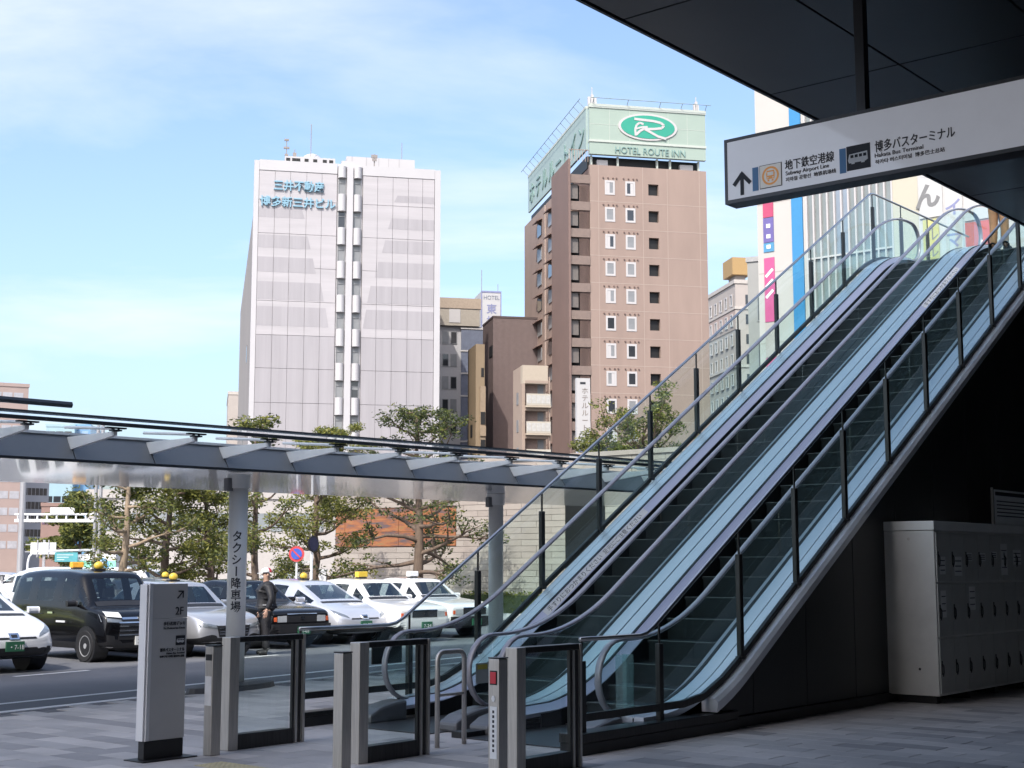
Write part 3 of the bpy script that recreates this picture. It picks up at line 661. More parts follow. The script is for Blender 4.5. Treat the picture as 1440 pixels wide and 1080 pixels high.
# notice board on top of the lockers
t2, _ = gthing('notice_board', 'pale framed notice board standing on top of the coin lockers', 'notice board', 19.15, -7.30)
mb = MB(); mb.box(0, 1.6, -.015, .015, 2.245, 2.72); mb.build('board', pbr('board_pale', (.74, .74, .73), .5, 0, .06), t2, bevel=.003)
mb = MB()
for x0, x1, z0, z1 in ((-.02, 1.62, 2.722, 2.745), (-.02, -.002, 2.245, 2.72), (1.602, 1.62, 2.245, 2.72)): mb.box(x0, x1, -.02, .02, z0, z1)
mb.build('frame', STEELD, t2)
mb = MB()
mb.box(.06, 1.5, -.018, -.0155, 2.64, 2.69)
for q in range(5): mb.box(.10, 1.4 - .15 * (q % 2), -.018, -.0155, 2.555 - q * .05, 2.57 - q * .05)
mb.build('lettering_lines', TEXTD, t2)

# ================================================================== taxi canopy (runs at 45 degrees to the view)
CR = radians(45); CO = Vector((-6.1, 17.0, 0))
t = thing('taxi_canopy', 'long pale canopy with grey fascia and tilted glass eaves over the taxi stop', 'canopy', CO, CR)
FAS = pbr('canopy_fascia', (.21, .213, .222), .5, .2, .06, 1.5); WMET = pbr('canopy_white', (.86, .85, .83), .3, 0, .05, 2); SOFW = pbr('canopy_soffit', (.62, .63, .65), .2, .1, .04, .5, coat=.5, bump=.05, bscale=.9)
RAIL = pbr('canopy_rail', (.055, .06, .068), .4, .5, .1)
X0, X1 = -7.0, 15.0
# bracket roots in the photograph give a pitch of about 1.12 m
PIT = 1.12; BX = [.95 + PIT * k for k in range(-6, 13)]
for a, b in zip(BX, BX[1:]):
    mb = MB(); mb.hexa([(a + .006, 0, 3.0), (b - .006, 0, 3.0), (b - .006, .22, 3.31), (a + .006, .22, 3.31)], [(a + .006, .05, 3.0), (b - .006, .05, 3.0), (b - .006, .27, 3.31), (a + .006, .27, 3.31)]); mb.build('fascia_panel', FAS, t, bevel=.003)
    mb = MB(); mb.box(a + .004, b - .004, .19, .24, 3.315, 3.345); mb.build('gutter_edge', WMET, t)
    # glass pane: low front edge out at the bracket tip, rising to the back
    mb = MB(); mb.slab([(a + .02, -1.02, 3.345), (b - .02, -1.02, 3.345), (b - .02, 1.10, 3.66), (a + .02, 1.10, 3.66)], (0, -.002, .012)); mb.build('glass_pane', GLASSR, t)
src = None
for i, x in enumerate(BX):
    if src is None:
        mb = MB(); w = .025
        mb.hexa([(-w, .18, 3.12), (-w, .20, 3.29), (-w, -.95, 3.285), (-w, -.95, 3.235)], [(w, .18, 3.12), (w, .20, 3.29), (w, -.95, 3.285), (w, -.95, 3.235)])
        src = mb.build('bracket', WMET, t, loc=(x, 0, 0), bevel=.003)
        mb = MB(); mb.box(-.06, .06, -1.0, -.90, 3.287, 3.305); mb.tube([(-.04, -.95, 3.30), (-.04, -.95, 3.335)], .014, 6); mb.tube([(.04, -.95, 3.30), (.04, -.95, 3.335)], .014, 6); mb.box(-.13, .13, -.985, -.92, 3.318, 3.335); fx = mb.build('glass_fixing', RAIL, src)
        mb = MB(); mb.tube([(0, .3, 3.42), (0, -.9, 3.325)], .022, 6); rod = mb.build('support_rod', WMET, src)
        kids = [fx, rod]
    else:
        o = share(src, t, (x, 0, 0))
        for k in kids: share(k, o, (0, 0, 0))
mb = MB(); mb.box(X0, X1, -1.05, -.99, 3.342, 3.385); mb.build('front_rail', RAIL, t, bevel=.004)
mb = MB(); mb.box(X0, X1, 1.06, 1.11, 3.65, 3.69); mb.build('back_rail', RAIL, t)
mb = MB(); mb.box(X0, X1, .0, .05, 2.968, 2.998); mb.build('bottom_rail', RAIL, t)
mb = MB(); mb.hexa([(X0, .05, 2.985), (X1, .05, 2.985), (X1, 4.0, 2.93), (X0, 4.0, 2.93)], [(X0, .05, 3.0), (X1, .05, 3.0), (X1, 4.0, 2.96), (X0, 4.0, 2.96)]); mb.build('soffit', SOFW, t)
mb = MB(); mb.box(X0, X1, .28, 4.0, 3.1, 3.32); mb.build('roof_deck', FAS, t)
mb = MB(); mb.tube([(-3.4, -.6, 3.60), (.55, -.6, 3.60)], .04, 6); mb.build('upper_beam', RAIL, t)
mb = MB(); mb.box(-1.0, -.9, -.64, -.56, 3.42, 3.56); mb.build('beam_post', RAIL, t)
for lx, ly, txt in ((3.73, .53, True), (10.2, 1.98, False), (-2.6, .55, False)):
    mb = MB(); mb.cyl(0, 0, .0, 2.955, .132, 28); col = mb.build('column', WMET, t, loc=(lx, ly, 0), smooth=False)
    for p in col.data.polygons: p.use_smooth = len(p.vertices) == 4
    mb = MB(); mb.cyl(0, 0, 2.76, 2.955, .155, 24, .165); mb.build('column_head', WMET, col, smooth=False)
    mb = MB(); mb.box(-.22, -.125, -.05, .05, 2.72, 2.90); mb.build('column_lamp', FAS, col, bevel=.01)
    if txt:
        # lettering wrapped round the shaft, facing the camera
        fa = math.atan2(-(CO.y + (lx * sin(CR) + ly * cos(CR))), -(CO.x + (lx * cos(CR) - ly * sin(CR)))) - CR
        z = 2.035
        for ch in 'タクシー降車場':
            s_ = .158
            me = text_mesh(ch, s_, .0008, offset=.0025)
            if ch == 'ー':
                for v in me.vertices: v.co = (-(v.co.z - .06) * 1.0 + .08, v.co.y, v.co.x - .02)
            bm_ = bmesh.new(); bm_.from_mesh(me); bmesh.ops.triangulate(bm_, faces=bm_.faces)
            for _ in range(2): bmesh.ops.subdivide_edges(bm_, edges=[e_ for e_ in bm_.edges if e_.calc_length() > .015], cuts=2)
            bm_.to_mesh(me); bm_.free()
            mid = (min(v.co.x for v in me.vertices) + max(v.co.x for v in me.vertices)) / 2
            for v in me.vertices:
                a_ = fa + (v.co.x - mid) * .92 / .132 - radians(4); r_ = .134 - v.co.y
                v.co = (r_ * cos(a_), r_ * sin(a_), z + v.co.z)
            me.materials.append(TEXTD); o = bpy.data.objects.new('lettering', me); COL.objects.link(o); o.parent = col
            z -= .162
# low dark lens built in place of the black shadow round the column foot
mb = MB(); c0 = Vector((-3.85, 19.9, 0)); ring = []
for k in range(24):
    a = 2 * pi * k / 24; ring.append((.80 * cos(a) * (1 if abs(cos(a)) < .8 else 1.05), .30 * sin(a)))
mb.loft([[(x, y, 0.001) for x, y in ring], [(x * .97, y * .94, .07) for x, y in ring], [(x * .70, y * .6, .10) for x, y in ring]])
o = mb.build('foot_shadow', pbr('foot_shadow_dark', (.06, .06, .065), .6, 0, .2, 5), loc=c0, rz=KROT); tag(o, 'low dark lens standing in for the shadow at the foot of the lettered column', 'plinth')

# ================================================================== far buildings
BSCALE = 0.62
BROT = radians(12)
WIN = pbr('window_dark', (.05, .055, .062), .08, 0, .2, .5, coat=.6); WINB = pbr('window_blind', (.36, .37, .38), .3, 0, .15, .8); WBLK = pbr('recess_dark', (.014, .013, .013), .5, 0, 0)
def lb(x0, x1, y0, y1, z0, z1, name, mat, parent, **k):
    mb = MB(); mb.box(x0, x1, y0, y1, z0, z1); return mb.build(name, mat, parent, **k)

# ---- white office tower
t = thing('office_tower', 'tall white panelled office tower with pale blue roof lettering and a strip of bay windows', 'building', (-27.01, 150, 0), BROT)
W1 = pbr('tower_white', (.74, .725, .74), .55, 0, .04, .25); W2 = pbr('tower_tile', (.66, .63, .65), .6, 0, .09, .35, .25, stretch=(.25, 1, 3)); W3 = pbr('tower_grey', (.53, .505, .53), .6, 0, .09, .3, .2, stretch=(4, 4, .2))
CONC = pbr('tower_concrete', (.43, .39, .37), .75, 0, .16, .25, .2, stretch=(2, 2, .25))
lb(-.35, 19.35, .25, 92, 0, 44.6, 'core', CONC, t)
lb(-.9, -.38, -.05, .9, 0, 45.2, 'corner_fin', W1, t); lb(18.85, 19.5, -.05, .9, 0, 45.2, 'corner_fin', W1, t)
lb(-.36, 8.05, -.06, .5, 44.15, 45.3, 'parapet', W1, t); lb(10.85, 18.83, -.06, .5, 44.15, 45.25, 'parapet', W1, t)
zj = [44.12, 40.9, 37.2, 33.5, 29.8, 26.1, 22.5, 18.8, 15.1, 11.4, 7.7, 4.0, 0.0]
lx = [-.36, 1.35, 3.0, 4.75, 6.4, 8.05]; rx = [10.88, 12.5, 14.2, 15.9, 17.5, 18.82]
lw = [None, (40.05, 38.95, 4.6), (37.0, 35.6, 5.3), (34.6, 32.95, 5.9), (31.9, 29.95, 6.8), (29.2, 27.1, 7.35)]
rw = [(42.1, 41.35, 14.35), (39.5, 38.3, 13.7), (37.0, 35.6, 13.05), (34.55, 32.8, 12.3), (31.85, 29.95, 11.5), (29.2, 27.1, 11.05)]
for side, xs in (('l', lx), ('r', rx)):
    for r in range(12):
        for a, b in zip(xs, xs[1:]):
            lb(a + .016, b - .016, 0, .22, zj[r + 1] + .02, zj[r] - .02, 'wall_panel', W3 if r >= 5 else W2, t)
    for bnd in (lw if side == 'l' else rw):
        if not bnd: continue
        zt_, zb2, xe = bnd; sl = .35
        for a, b in zip(xs, xs[1:]):
            if side == 'l':
                if a >= xe: continue
                e2 = min(b - .03, xe); e1 = min(b - .03, xe - sl) if b > xe - sl else b - .03
                pts = [(a + .03, -.012, zb2), (e2, -.012, zb2), (max(e1, a + .05), -.012, zt_), (a + .03, -.012, zt_)]
            else:
                if b <= xe: continue
                e2 = max(a + .03, xe); e1 = max(a + .03, xe + sl)
                pts = [(e2, -.012, zb2), (b - .03, -.012, zb2), (b - .03, -.012, zt_), (min(e1, b - .05), -.012, zt_)]
            for zc in zj:                                   # keep the joints open
                pass
            mb = MB(); mb.slab(pts, (0, .0115, 0)); mb.build('grey_band', W3, t)
# central bay strip
lb(8.1, 10.83, .16, .6, 0, 45.0, 'bay_back', W1, t); lb(9.10, 9.78, -.35, .155, 0, 44.9, 'bay_pier', W1, t)
lb(8.5, 9.9, .1, 1.2, 45.05, 45.7, 'bay_top', W1, t)
spd = None; wsrc = None
for r in range(12):
    zt_ = 45.0 - 3.73 * r if r else 45.0
    z1 = 43.72 - 3.73 * r; z0 = z1 - 1.85                    # window
    top = z1; bot = z0
    for xc in (8.6, 10.28):
        # half round spandrel above each window
        h0, h1 = z1 + .0, (45.0 if r == 0 else z1 + 1.85)
        key = 'a' if r == 0 else 'b'
        if r == 0:
            mb = MB(); ring = [(.48 * cos(a), .15 - .62 * sin(a)) for a in [pi * k / 10 for k in range(11)]]
            mb.loft([[(x, y, 0) for x, y in ring], [(x, y, h1 - h0) for x, y in ring]]); o = mb.build('bay_spandrel', W1, t, loc=(xc, 0, h0))
        elif spd is None:
            mb = MB(); ring = [(.48 * cos(a), .15 - .62 * sin(a)) for a in [pi * k / 10 for k in range(11)]]
            mb.loft([[(x, y, 0) for x, y in ring], [(x, y, 1.87) for x, y in ring]]); spd = mb.build('bay_spandrel', W1, t, loc=(xc, 0, h0))
        else: share(spd, t, (xc, 0, h0))
        f = None
        mb = MB()
        for a, b, c, d in ((-.40, -.34, 0, 1.85), (.34, .40, 0, 1.85), (-.34, .34, 0, .06), (-.34, .34, 1.79, 1.85), (-.34, .34, 1.25, 1.30)): mb.box(a, b, .02, .12, c, d)
        f = mb.build('window_frame', pbr('alu_frame', (.42, .42, .42), .4, .5, .05), t, loc=(xc, 0, z0))
        bl = random.random()
        mb = MB(); mb.box(-.34, .34, .09, .13, .06, 1.79); mb.build('pane', WINB if bl < .55 else WIN, f)
        if bl > .7: mb = MB(); mb.box(-.33, .33, .075, .088, .9, 1.24); mb.build('blind', WINB, f)
for z in (43.9,):
    pass
lb(8.1, 10.83, .0, .15, 44.99, 45.3, 'parapet', W1, t)
# left face: small window, lower attached slabs
lb(-.40, -.34, 37.5, 39.5, 28.4, 30.6, 'side_window', WIN, t); lb(-.40, -.34, 52, 54, 17.2, 19.4, 'side_window', WIN, t)
lb(-.6, -.37, 1.5, 2.1, 0, 44.6, 'drain_pipe', CONC, t)
# roof: louvred parapet, dome, penthouse, masts
lb(2.4, 7.9, 1.2, 4.0, 45.3, 46.2, 'roof_curb', W1, t)
for x in (2.75, 3.4, 3.85, 4.75, 5.7, 6.75, 7.45): lb(x - .22, x + .22, 1.17, 1.198, 45.62, 46.0, 'roof_vent', WBLK, t)
mb = MB(); rings = [[(5.55 + 1.35 * cos(e_) * cos(a), 4.5 + 1.35 * cos(e_) * sin(a), 46.2 + 1.35 * sin(e_)) for a in [2 * pi * k / 20 for k in range(20)]] for e_ in [pi / 2 * j / 7 * .97 for j in range(8)]]
mb.loft(rings); mb.build('dome', W1, t, smooth=True)
lb(9.3, 17.0, 3, 12, 44.6, 47.1, 'penthouse', W1, t)
for x in (9.9, 11.5, 12.9, 14.0, 15.2): lb(x, x + .05, 2.985, 3, 45.2, 47.1, 'penthouse_seam', W3, t)
mb = MB(); mb.tube([(5.3, 2.6, 45.3), (5.3, 2.6, 50.4)], .045, 5); mb.build('lightning_rod', CONC, t)
mb = MB(); mb.tube([(15.6, 3.6, 47.1), (15.6, 3.6, 49.2)], .04, 5); mb.build('lightning_rod', CONC, t)
mb = MB(); mb.tube([(2.6, 2.2, 45.3), (2.6, 2.2, 48.4)], .05, 5)
for z, r in ((48.2, .25), (47.3, .32), (46.5, .2)): mb.box(2.6 - r, 2.6 + r, 2.1, 2.3, z, z + .22)
mb.box(3.3, 3.7, 2.1, 2.3, 46.4, 46.9); mb.tube([(3.5, 2.2, 46.2), (3.5, 2.2, 47.3)], .04, 5); mb.build('antenna', CONC, t)
mb = MB(); mb.tube([(12.2, 1.0, 45.2), (12.2, 1.0, 46.9)], .07, 6); mb.box(11.85, 12.55, .9, 1.1, 46.5, 46.85); mb.box(11.95, 12.45, .8, .9, 46.1, 46.4); mb.build('floodlight', CONC, t)
LBL = pbr('pale_blue_letter', (.35, .62, .78), .4, 0, .05); LBS = pbr('letter_side', (.30, .42, .55), .5)
text('三井不動産', 1.25, LBL, t, (1.15, -.12, 42.05), width=5.4, extrude=.10, offset=.02)
text('博多新三井ビル', 1.2, LBL, t, (-.25, -.12, 40.25), width=8.1, extrude=.10, offset=.02)

# ---- pink-brown hotel with green roof sign
t = thing('hotel_tower', 'pink brown hotel tower with green rooftop sign and rows of white framed windows', 'building', (8.41, 150, 0), BROT)
H1 = pbr('hotel_wall', (.465, .342, .285), .7, 0, .09, .35, .15, stretch=(1.6, 1.6, .35)); H2 = pbr('hotel_dark', (.30, .20, .17), .7, 0, .07, .4, .1); H3 = pbr('hotel_joint', (.60, .47, .40), .7, 0, 0); HL = waves('hotel_louvre', (.34, .25, .21), .6, 3.2, 'X', .6)
GRN = pbr('sign_green', (.50, .62, .53), .45, 0, .05, .25); GRNL = pbr('sign_pale', (.72, .78, .70), .45, 0, .03)
WFR = pbr('hotel_white_frame', (.78, .75, .74), .5, 0, 0)
HT = 44.75
rowsz = [42.3 - 2.985 * k for k in range(14)]
# front wall built round its openings: vertical strips and spandrels
def fw(x0, x1, z0, z1): lb(x0, x1, 0, .45, z0, z1, 'front_wall', H1, t)
fw(0, 6.62, 0, HT); fw(7.78, 13.3, 0, HT)
for k in range(14):
    zt_ = HT if k == 0 else rowsz[k - 1] - .63; fw(6.621, 7.779, rowsz[k] + .63, zt_)
fw(6.621, 7.779, 0, rowsz[-1] - .63)
lb(0, 13.3, .46, 30, 0, HT - .3, 'core', H2, t)
wsrc = None; rsrc = None
for k, zc in enumerate(rowsz):
    for xc in (2.25, 4.55):
        if wsrc is None:
            mb = MB()
            for a, b, c, d in ((-.56, -.36, -.8, .8), (.36, .56, -.8, .8), (-.36, .36, -.8, -.58), (-.36, .36, .58, .8)): mb.box(a, b, -.05, -.002, c, d)
            wsrc = mb.build('window_frame', WFR, t, loc=(xc, 0, zc)); p = lb(-.36, .36, -.02, -.003, -.58, .58, 'pane', WINB, wsrc); pc = lb(-.35, -.02, -.025, -.0205, -.57, .57, 'curtain', WFR, wsrc); wch = (p, pc)
        else:
            o = share(wsrc, t, (xc, 0, zc)); q = share(wch[0], o, (0, 0, 0))
            if random.random() < .45: q.data = q.data.copy(); q.data.materials[0] = WIN
            if random.random() < .4: share(wch[1], o, (random.choice((0, .37)), 0, 0))
    lb(6.63, 7.77, .44, .455, zc - .62, zc + .62, 'recess_back', WBLK, t)
    mb = MB()
    for xc in (2.25, 4.55):
        for dx_ in (-.75, -.2, .35, .75): mb.box(xc + dx_ - .07, xc + dx_ + .07, -.14, -.002, zc + 1.02, zc + 1.13)
    mb.build('facade_hook', H2, t, kind='stuff')
    lb(.02, 13.28, -.012, -.002, zc - 1.62, zc - 1.55, 'wall_joint', H3, t)
for x in (.95, 5.95, 8.75, 12.45): lb(x, x + .06, -.013, -.003, 0, HT, 'wall_joint', H3, t)
# stair bay on the left with louvres between slabs, and its blank side wall
lb(-2.45, -2.2, -.25, 7.5, 0, 45.2, 'stair_side_wall', H2, t)
for k in range(15):
    z = HT - 1.2 - 2.985 * k
    lb(-2.18, -.02, -.1, .1, z - .95, z, 'balcony_front', HL, t)
    if z > 3: lb(-2.18, -.02, .9, .98, z - 2.9, z - .96, 'stair_back', WBLK, t)
    mb = MB()
    for j in range(9): mb.box(-1.15 + j * .125, -1.10 + j * .125, .02, .08, z - 2.95, z - .96)
    mb.build('bar_screen', H2, t)
    lb(-2.18, -1.25, .3, .36, z - 2.6, z - 1.0, 'screen_panel', pbr('stair_panel', (.25, .22, .20), .5), t)
# left face: two columns of hooded windows
lb(-1.9, -.02, 7.6, 24, 0, 43.4, 'side_wall', H1, t)
for k in range(14):
    zc = 41.0 - 2.985 * k
    for yc in (10.0, 15.6):
        f = lb(-2.0, -1.905, yc - 1.0, yc + 1.0, zc - .75, zc + .75, 'side_window', WINB if (k + int(yc)) % 3 else WIN, t)
        mb = MB(); mb.slab([(-2.55, yc - 1.25, zc + .80), (-1.905, yc - 1.25, zc + 1.1), (-1.905, yc + 1.25, zc + 1.1), (-2.55, yc + 1.25, zc + .80)], (0, 0, .12)); mb.build('hood', H2, f)
lb(-2.02, -1.91, 12.6, 13.0, 0, 43.3, 'drain_pipe', H3, t)
# roof sign box
lb(.1, 13.0, 1.5, 29, 44.7, 46.1, 'sign_frame_dark', WBLK, t)
for x in (.4, 3.4, 7.9, 9.4, 12.7): lb(x - .1, x + .1, .7, 1.0, 44.75, 46.0, 'sign_strut', GRNL, t)
for x, w in ((1.1, 1.2), (10.6, 1.5)): lb(x, x + w, .9, 1.4, 44.76, 45.6, 'roof_unit', WFR, t)
sg = lb(.05, 13.35, .1, .6, 46.0, 47.35, 'sign_band', GRN, t)
lb(.0, 13.4, .0, .65, 47.36, 47.62, 'sign_ledge', GRNL, t)
lb(.05, 13.35, .1, .6, 47.63, 51.2, 'sign_panel', GRN, t); lb(.0, 13.4, 0, .65, 51.21, 51.65, 'sign_ledge', GRNL, t)
for x in (2.3, 4.6, 9.0, 11.2): lb(x, x + .04, .085, .099, 47.64, 51.2, 'panel_seam', GRNL, t)
lb(.05, 13.3, .083, .0985, 49.35, 49.39, 'panel_seam', GRNL, t)
SG2 = pbr('sign_green_side', (.50, .64, .60), .45, 0, .05, .25)
lb(-.2, .04, .66, 29.5, 46.6, 51.2, 'side_sign_panel', SG2, t); lb(-.24, .05, .66, 29.6, 51.21, 51.5, 'sign_ledge', GRNL, t)
mb = MB()
for y in range(1, 31, 2): mb.tube([(-.3, y, 51.4), (-1.0, y, 52.1)], .04, 4)
mb.tube([(-1.0, 0, 52.1), (-1.0, 30, 52.1)], .04, 4); mb.tube([(.0, -.6, 52.1), (13.8, -.6, 52.1)], .04, 4)
for x in (.4, 4.3, 8.0, 10.5, 13.3): mb.tube([(x, .1, 51.6), (x, -.6, 52.1)], .04, 4)
mb.build('sign_light_rail', pbr('rail_pale', (.45, .55, .52), .5), t)
mb = MB(); mb.tube([(-2.3, -.1, 45.2), (-2.3, -.1, 46.3), (-.1, -.1, 46.3)], .05, 5)
for k in range(8): mb.tube([(-2.3 + .3 * k, -.1, 45.0), (-2.3 + .3 * k, -.1, 46.3)], .03, 4)
mb.build('roof_railing', H3, t)
for x, h in ((.6, 1.6), (12.6, 1.3)):
    mb = MB(); mb.tube([(x, 1, 51.6), (x, 1, 51.6 + h + .6)], .05, 5)
    for dx_, hh in ((-.35, .9), (0, 1.2), (.35, .8)): mb.box(x + dx_ * (1 if x < 5 else .5) - .13, x + dx_ * (1 if x < 5 else .5) + .13, .85, 1.15, 51.75, 51.75 + hh)
    mb.build('antenna', WFR, t)
text('HOTEL ROUTE INN', 1.05, pbr('sign_letter', (.30, .47, .44), .5), t, (2.85, .05, 46.25), width=8.0, extrude=.06)
# emblem: white rim, green oval, white R
def oval(rx, rz, y0, y1, name, mat):
    mb = MB(); rg = lambda y: [(6.65 + rx * cos(2 * pi * k / 40), y, 49.35 + rz * sin(2 * pi * k / 40)) for k in range(40)]
    mb.loft([rg(y0), rg(y1)]); return mb.build(name, mat, t)
ov = oval(3.38, 1.52, -.02, .08, 'emblem_rim', WFR); oval(3.08, 1.30, -.06, -.021, 'emblem_oval', pbr('emblem_green', (.05, .48, .33), .4, 0, .05, .5))
mb = MB()
def ribbon(pts, w, yo):
    for (a, b) in zip(pts, pts[1:]): bar2(mb, a, b, w, -.10 - yo, -.0605)
R_ = lambda x, z: (6.65 + (x - 767) / 163 * 3.38, 49.35 - (z - 338) / 72 * 1.52)
ribbon([R_(692, 299), R_(745, 302), R_(800, 305), R_(838, 312), R_(856, 325), R_(842, 340), R_(800, 347), R_(745, 350)], .27, 0)
ribbon([R_(699, 388), R_(696, 355), R_(705, 330), R_(722, 318), R_(742, 325)], .24, .002)
ribbon([R_(700, 352), R_(735, 340), R_(765, 338)], .2, .003)
ribbon([R_(700, 384), R_(722, 362), R_(745, 348), R_(780, 365), R_(820, 385), R_(866, 396)], .27, .004)
mb.build('emblem_letter', WFR, t)
for i, ch in enumerate('ホテルルートイン'):
    me = text_mesh(ch, 3.0, .05)
    for v in me.vertices: v.co = (-.26 + v.co.y, 28.6 - 3.5 * i - v.co.x, 47.5 + v.co.z)
    me.materials.append(pbr('sign_letter', (.3, .47, .44))); o = bpy.data.objects.new('lettering', me); COL.objects.link(o); o.parent = t

# ---- vertical hotel sign board standing in front
c = at(821, 640, 125); t = thing('vertical_sign', 'tall narrow white vertical hotel sign in front of the brown tower', 'sign', (c.x, 125, 0), BROT)
BW = pbr('board_white', (.78, .77, .77), .5, 0, .03)
lb(-.62, .62, 0, .5, 9.2, 18.1, 'board', BW, t); lb(-.2, .2, .1, .4, 0, 9.19, 'pole', BW, t); lb(-.62, .62, -.012, -.002, 11.0, 11.8, 'blue_band', pbr('pale_blue_band', (.35, .42, .68), .5), t)
lb(-.3, .2, -.012, -.002, 17.55, 17.75, 'emblem_mark', TEXTD, t)
for i, ch in enumerate('ホテルルートイン博'):
    text(ch, .62, pbr('sign_brown_letter', (.32, .27, .24), .5), t, (-.18, -.012, 16.75 - .66 * i), extrude=.008)

# ---- pale tan apartment block with balconies
t = thing('apartment_block', 'small tan apartment block with stacked white balconies left of the brown hotel', 'building', (1.03, 138, 0), BROT)
A1 = pbr('apart_tan', (.52, .40, .32), .7, 0, .05, .5); A2 = pbr('apart_cream', (.66, .56, .44), .7, 0, .04)
lb(-.0, 2.55, .9, 4.4, 0, 21.1, 'core', A1, t); lb(0, 2.55, 0, .89, 19.3, 21.1, 'roof_front', A2, t); lb(-.06, .25, 0, .89, 0, 19.29, 'side_fin', A1, t)
bs = None
for k in range(8):
    z = 17.1 - 2.72 * k
    sl = lb(.2 if False else .26, 2.75, -.5, .85, z - .18, z, 'balcony_slab', A2, t)
    fr = lb(.28, 2.7, -.5, -.42, z + .02, z + 1.15, 'balcony_front', pbr('balcony_cream', (.72, .66, .55), .5, 0, .05), t)
    for j in range(5): lb(.32 + j * .48, .74 + j * .48, -.515, -.503, z + .2, z + 1.0, 'front_panel', pbr('balcony_pane', (.70, .62, .45) if j % 2 else (.74, .72, .68), .3), fr)
    lb(.3, 1.6, .86, .895, z + .05, z + 2.2, 'window', pbr('balcony_door', (.42, .30, .25), .5), t); lb(1.7, 2.3, .86, .895, z + .9, z + 2.2, 'window', WINB, t)
    lb(.26, 2.6, -.02, .86, z + 2.25, z + 2.5, 'lintel', A1, t)
    w = lb(-.05, -.003, 1.8, 2.6, z + .3, z + 1.5, 'side_window', WINB, t)
mb = MB(); mb.tube([(2.7, -.05, 0), (2.7, -.05, 20)], .07, 6); mb.build('drain_pipe', A1, t)

# ---- dark brown ribbed block
t = thing('ribbed_block', 'windowless dark brown ribbed block between the tower sign and the brown hotel', 'building', (-2.21, 165, 0), BROT)
lb(0, 9, 0, 6.4, 0, 30.5, 'walls', waves('brown_ribs', (.225, .165, .155), .6, 2.2, 'X', .6), t); lb(-.05, 9.05, -.05, 6.45, 30.51, 30.75, 'roof_edge', pbr('brown_edge', (.12, .085, .08), .6), t)
lb(-.06, -.003, .3, 2.2, 26.0, 27.3, 'side_window', WBLK, t)
# ---- ochre narrow building
t = thing('ochre_building', 'narrow ochre building with curved balconies squeezed left of the dark ribbed block', 'building', (-4.05, 158, 0), BROT)
O1 = pbr('ochre_wall', (.36, .27, .17), .7, 0, .08, .5)
lb(0, 1.0, 0, 5, 0, 26.3, 'walls', O1, t); lb(.45, 1.05, -.35, -.003, 0, 21.5, 'bay', pbr('ochre_bay', (.42, .32, .22), .7), t)
for k in range(6):
    lb(.5, 1.0, -.42, -.352, 17.2 - 3.1 * k, 18.6 - 3.1 * k, 'window', WBLK, t); lb(.4, 1.06, -.55, -.36, 15.9 - 3.1 * k, 17.0 - 3.1 * k, 'balcony', pbr('ochre_bay', (.42, .32, .22)), t)
    lb(-.06, -.003, 2, 3, 16 - 3.1 * k, 17.4 - 3.1 * k, 'side_window', WBLK, t)
lb(.6, .9, -.06, -.003, 22.6, 23.6, 'window', WBLK, t)
# ---- grey-blue mid building
t = thing('lattice_building', 'mid-rise with blue grey glazed side and cream top right of the white tower', 'building', (-9.2, 185, 0), BROT)
lb(-2, 7.2, .5, 16, 0, 33.0, 'walls', pbr('mid_white', (.68, .67, .68), .6, 0, .04), t); lb(-2, 5.0, -.1, 16, 33.01, 35.3, 'upper_wall', pbr('mid_cream', (.56, .50, .42), .6, 0, .08), t); lb(-2.2, 5.2, -.2, 16.2, 35.31, 36.7, 'cornice', pbr('mid_tan', (.60, .48, .37), .6), t)
lb(.9, 2.4, -.16, -.103, 33.4, 35.2, 'upper_window', WFR, t)
LAT = waves('lattice_blue', (.25, .28, .37), .25, 4.5, 'X', .4)
for k in range(11):
    z = 32.6 - 3.0 * k
    lb(2.6, 7.2, .2, .48, z - 2.75, z, 'glazed_bay', LAT, t); lb(2.5, 7.25, .1, .3, z + .02, z + .22, 'floor_band', WFR, t)
    for x in (-1.0, .1, 1.2): f = lb(x, x + .85, .42, .497, z - 2.0, z - .3, 'window_frame', pbr('alu_frame', (.42, .42, .42)), t); lb(.08 + x, x + .77, .40, .419, z - 1.9, z - .4, 'pane', WIN if (k + int(x * 3)) % 2 else WINB, f)
# ---- hotel sign tower
t = thing('sign_tower', 'white rooftop sign tower reading HOTEL in blue grey above the ribbed block', 'sign tower', (-4.36, 200, 0), BROT)
lb(0, 2.85, 0, 5.3, 31.5, 40.5, 'sign_box', BW, t)
PUR = pbr('sign_lilac', (.36, .38, .62), .5)
for x0, x1, z0, z1 in ((-.05, 2.9, 40.3, 40.55), (-.06, .1, 31.5, 40.29), (2.75, 2.9, 31.5, 40.29)): lb(x0, x1, -.05, -.003, z0, z1, 'edge', PUR, t)
lb(-.2, 3.0, 0, 8, 0, 31.49, 'hotel_block', pbr('mid_white', (.68, .67, .68)), t)
text('HOTEL', .85, pbr('sign_grey_letter', (.25, .28, .36), .5), t, (.28, -.02, 39.3), width=2.3, extrude=.015)
for i, ch in enumerate('東横'): text(ch, 1.5, PUR, t, (.72, -.02, 37.4 - 1.75 * i), extrude=.015, offset=.02)
for i, ch in enumerate('東横イン'):
    me = text_mesh(ch, 1.6, .01)
    for v in me.vertices: v.co = (-.02 + v.co.y, 3.7 - v.co.x * 1.0, 38 - 1.9 * i + v.co.z)
    me.materials.append(PUR); o = bpy.data.objects.new('lettering', me); COL.objects.link(o); o.parent = t
mb = MB(); mb.tube([(.4, 2, 40.5), (.4, 2, 44)], .05, 5); mb.tube([(2.8, 2, 40.5), (2.8, 2, 42)], .05, 5); mb.build('lightning_rod', CONC, t)

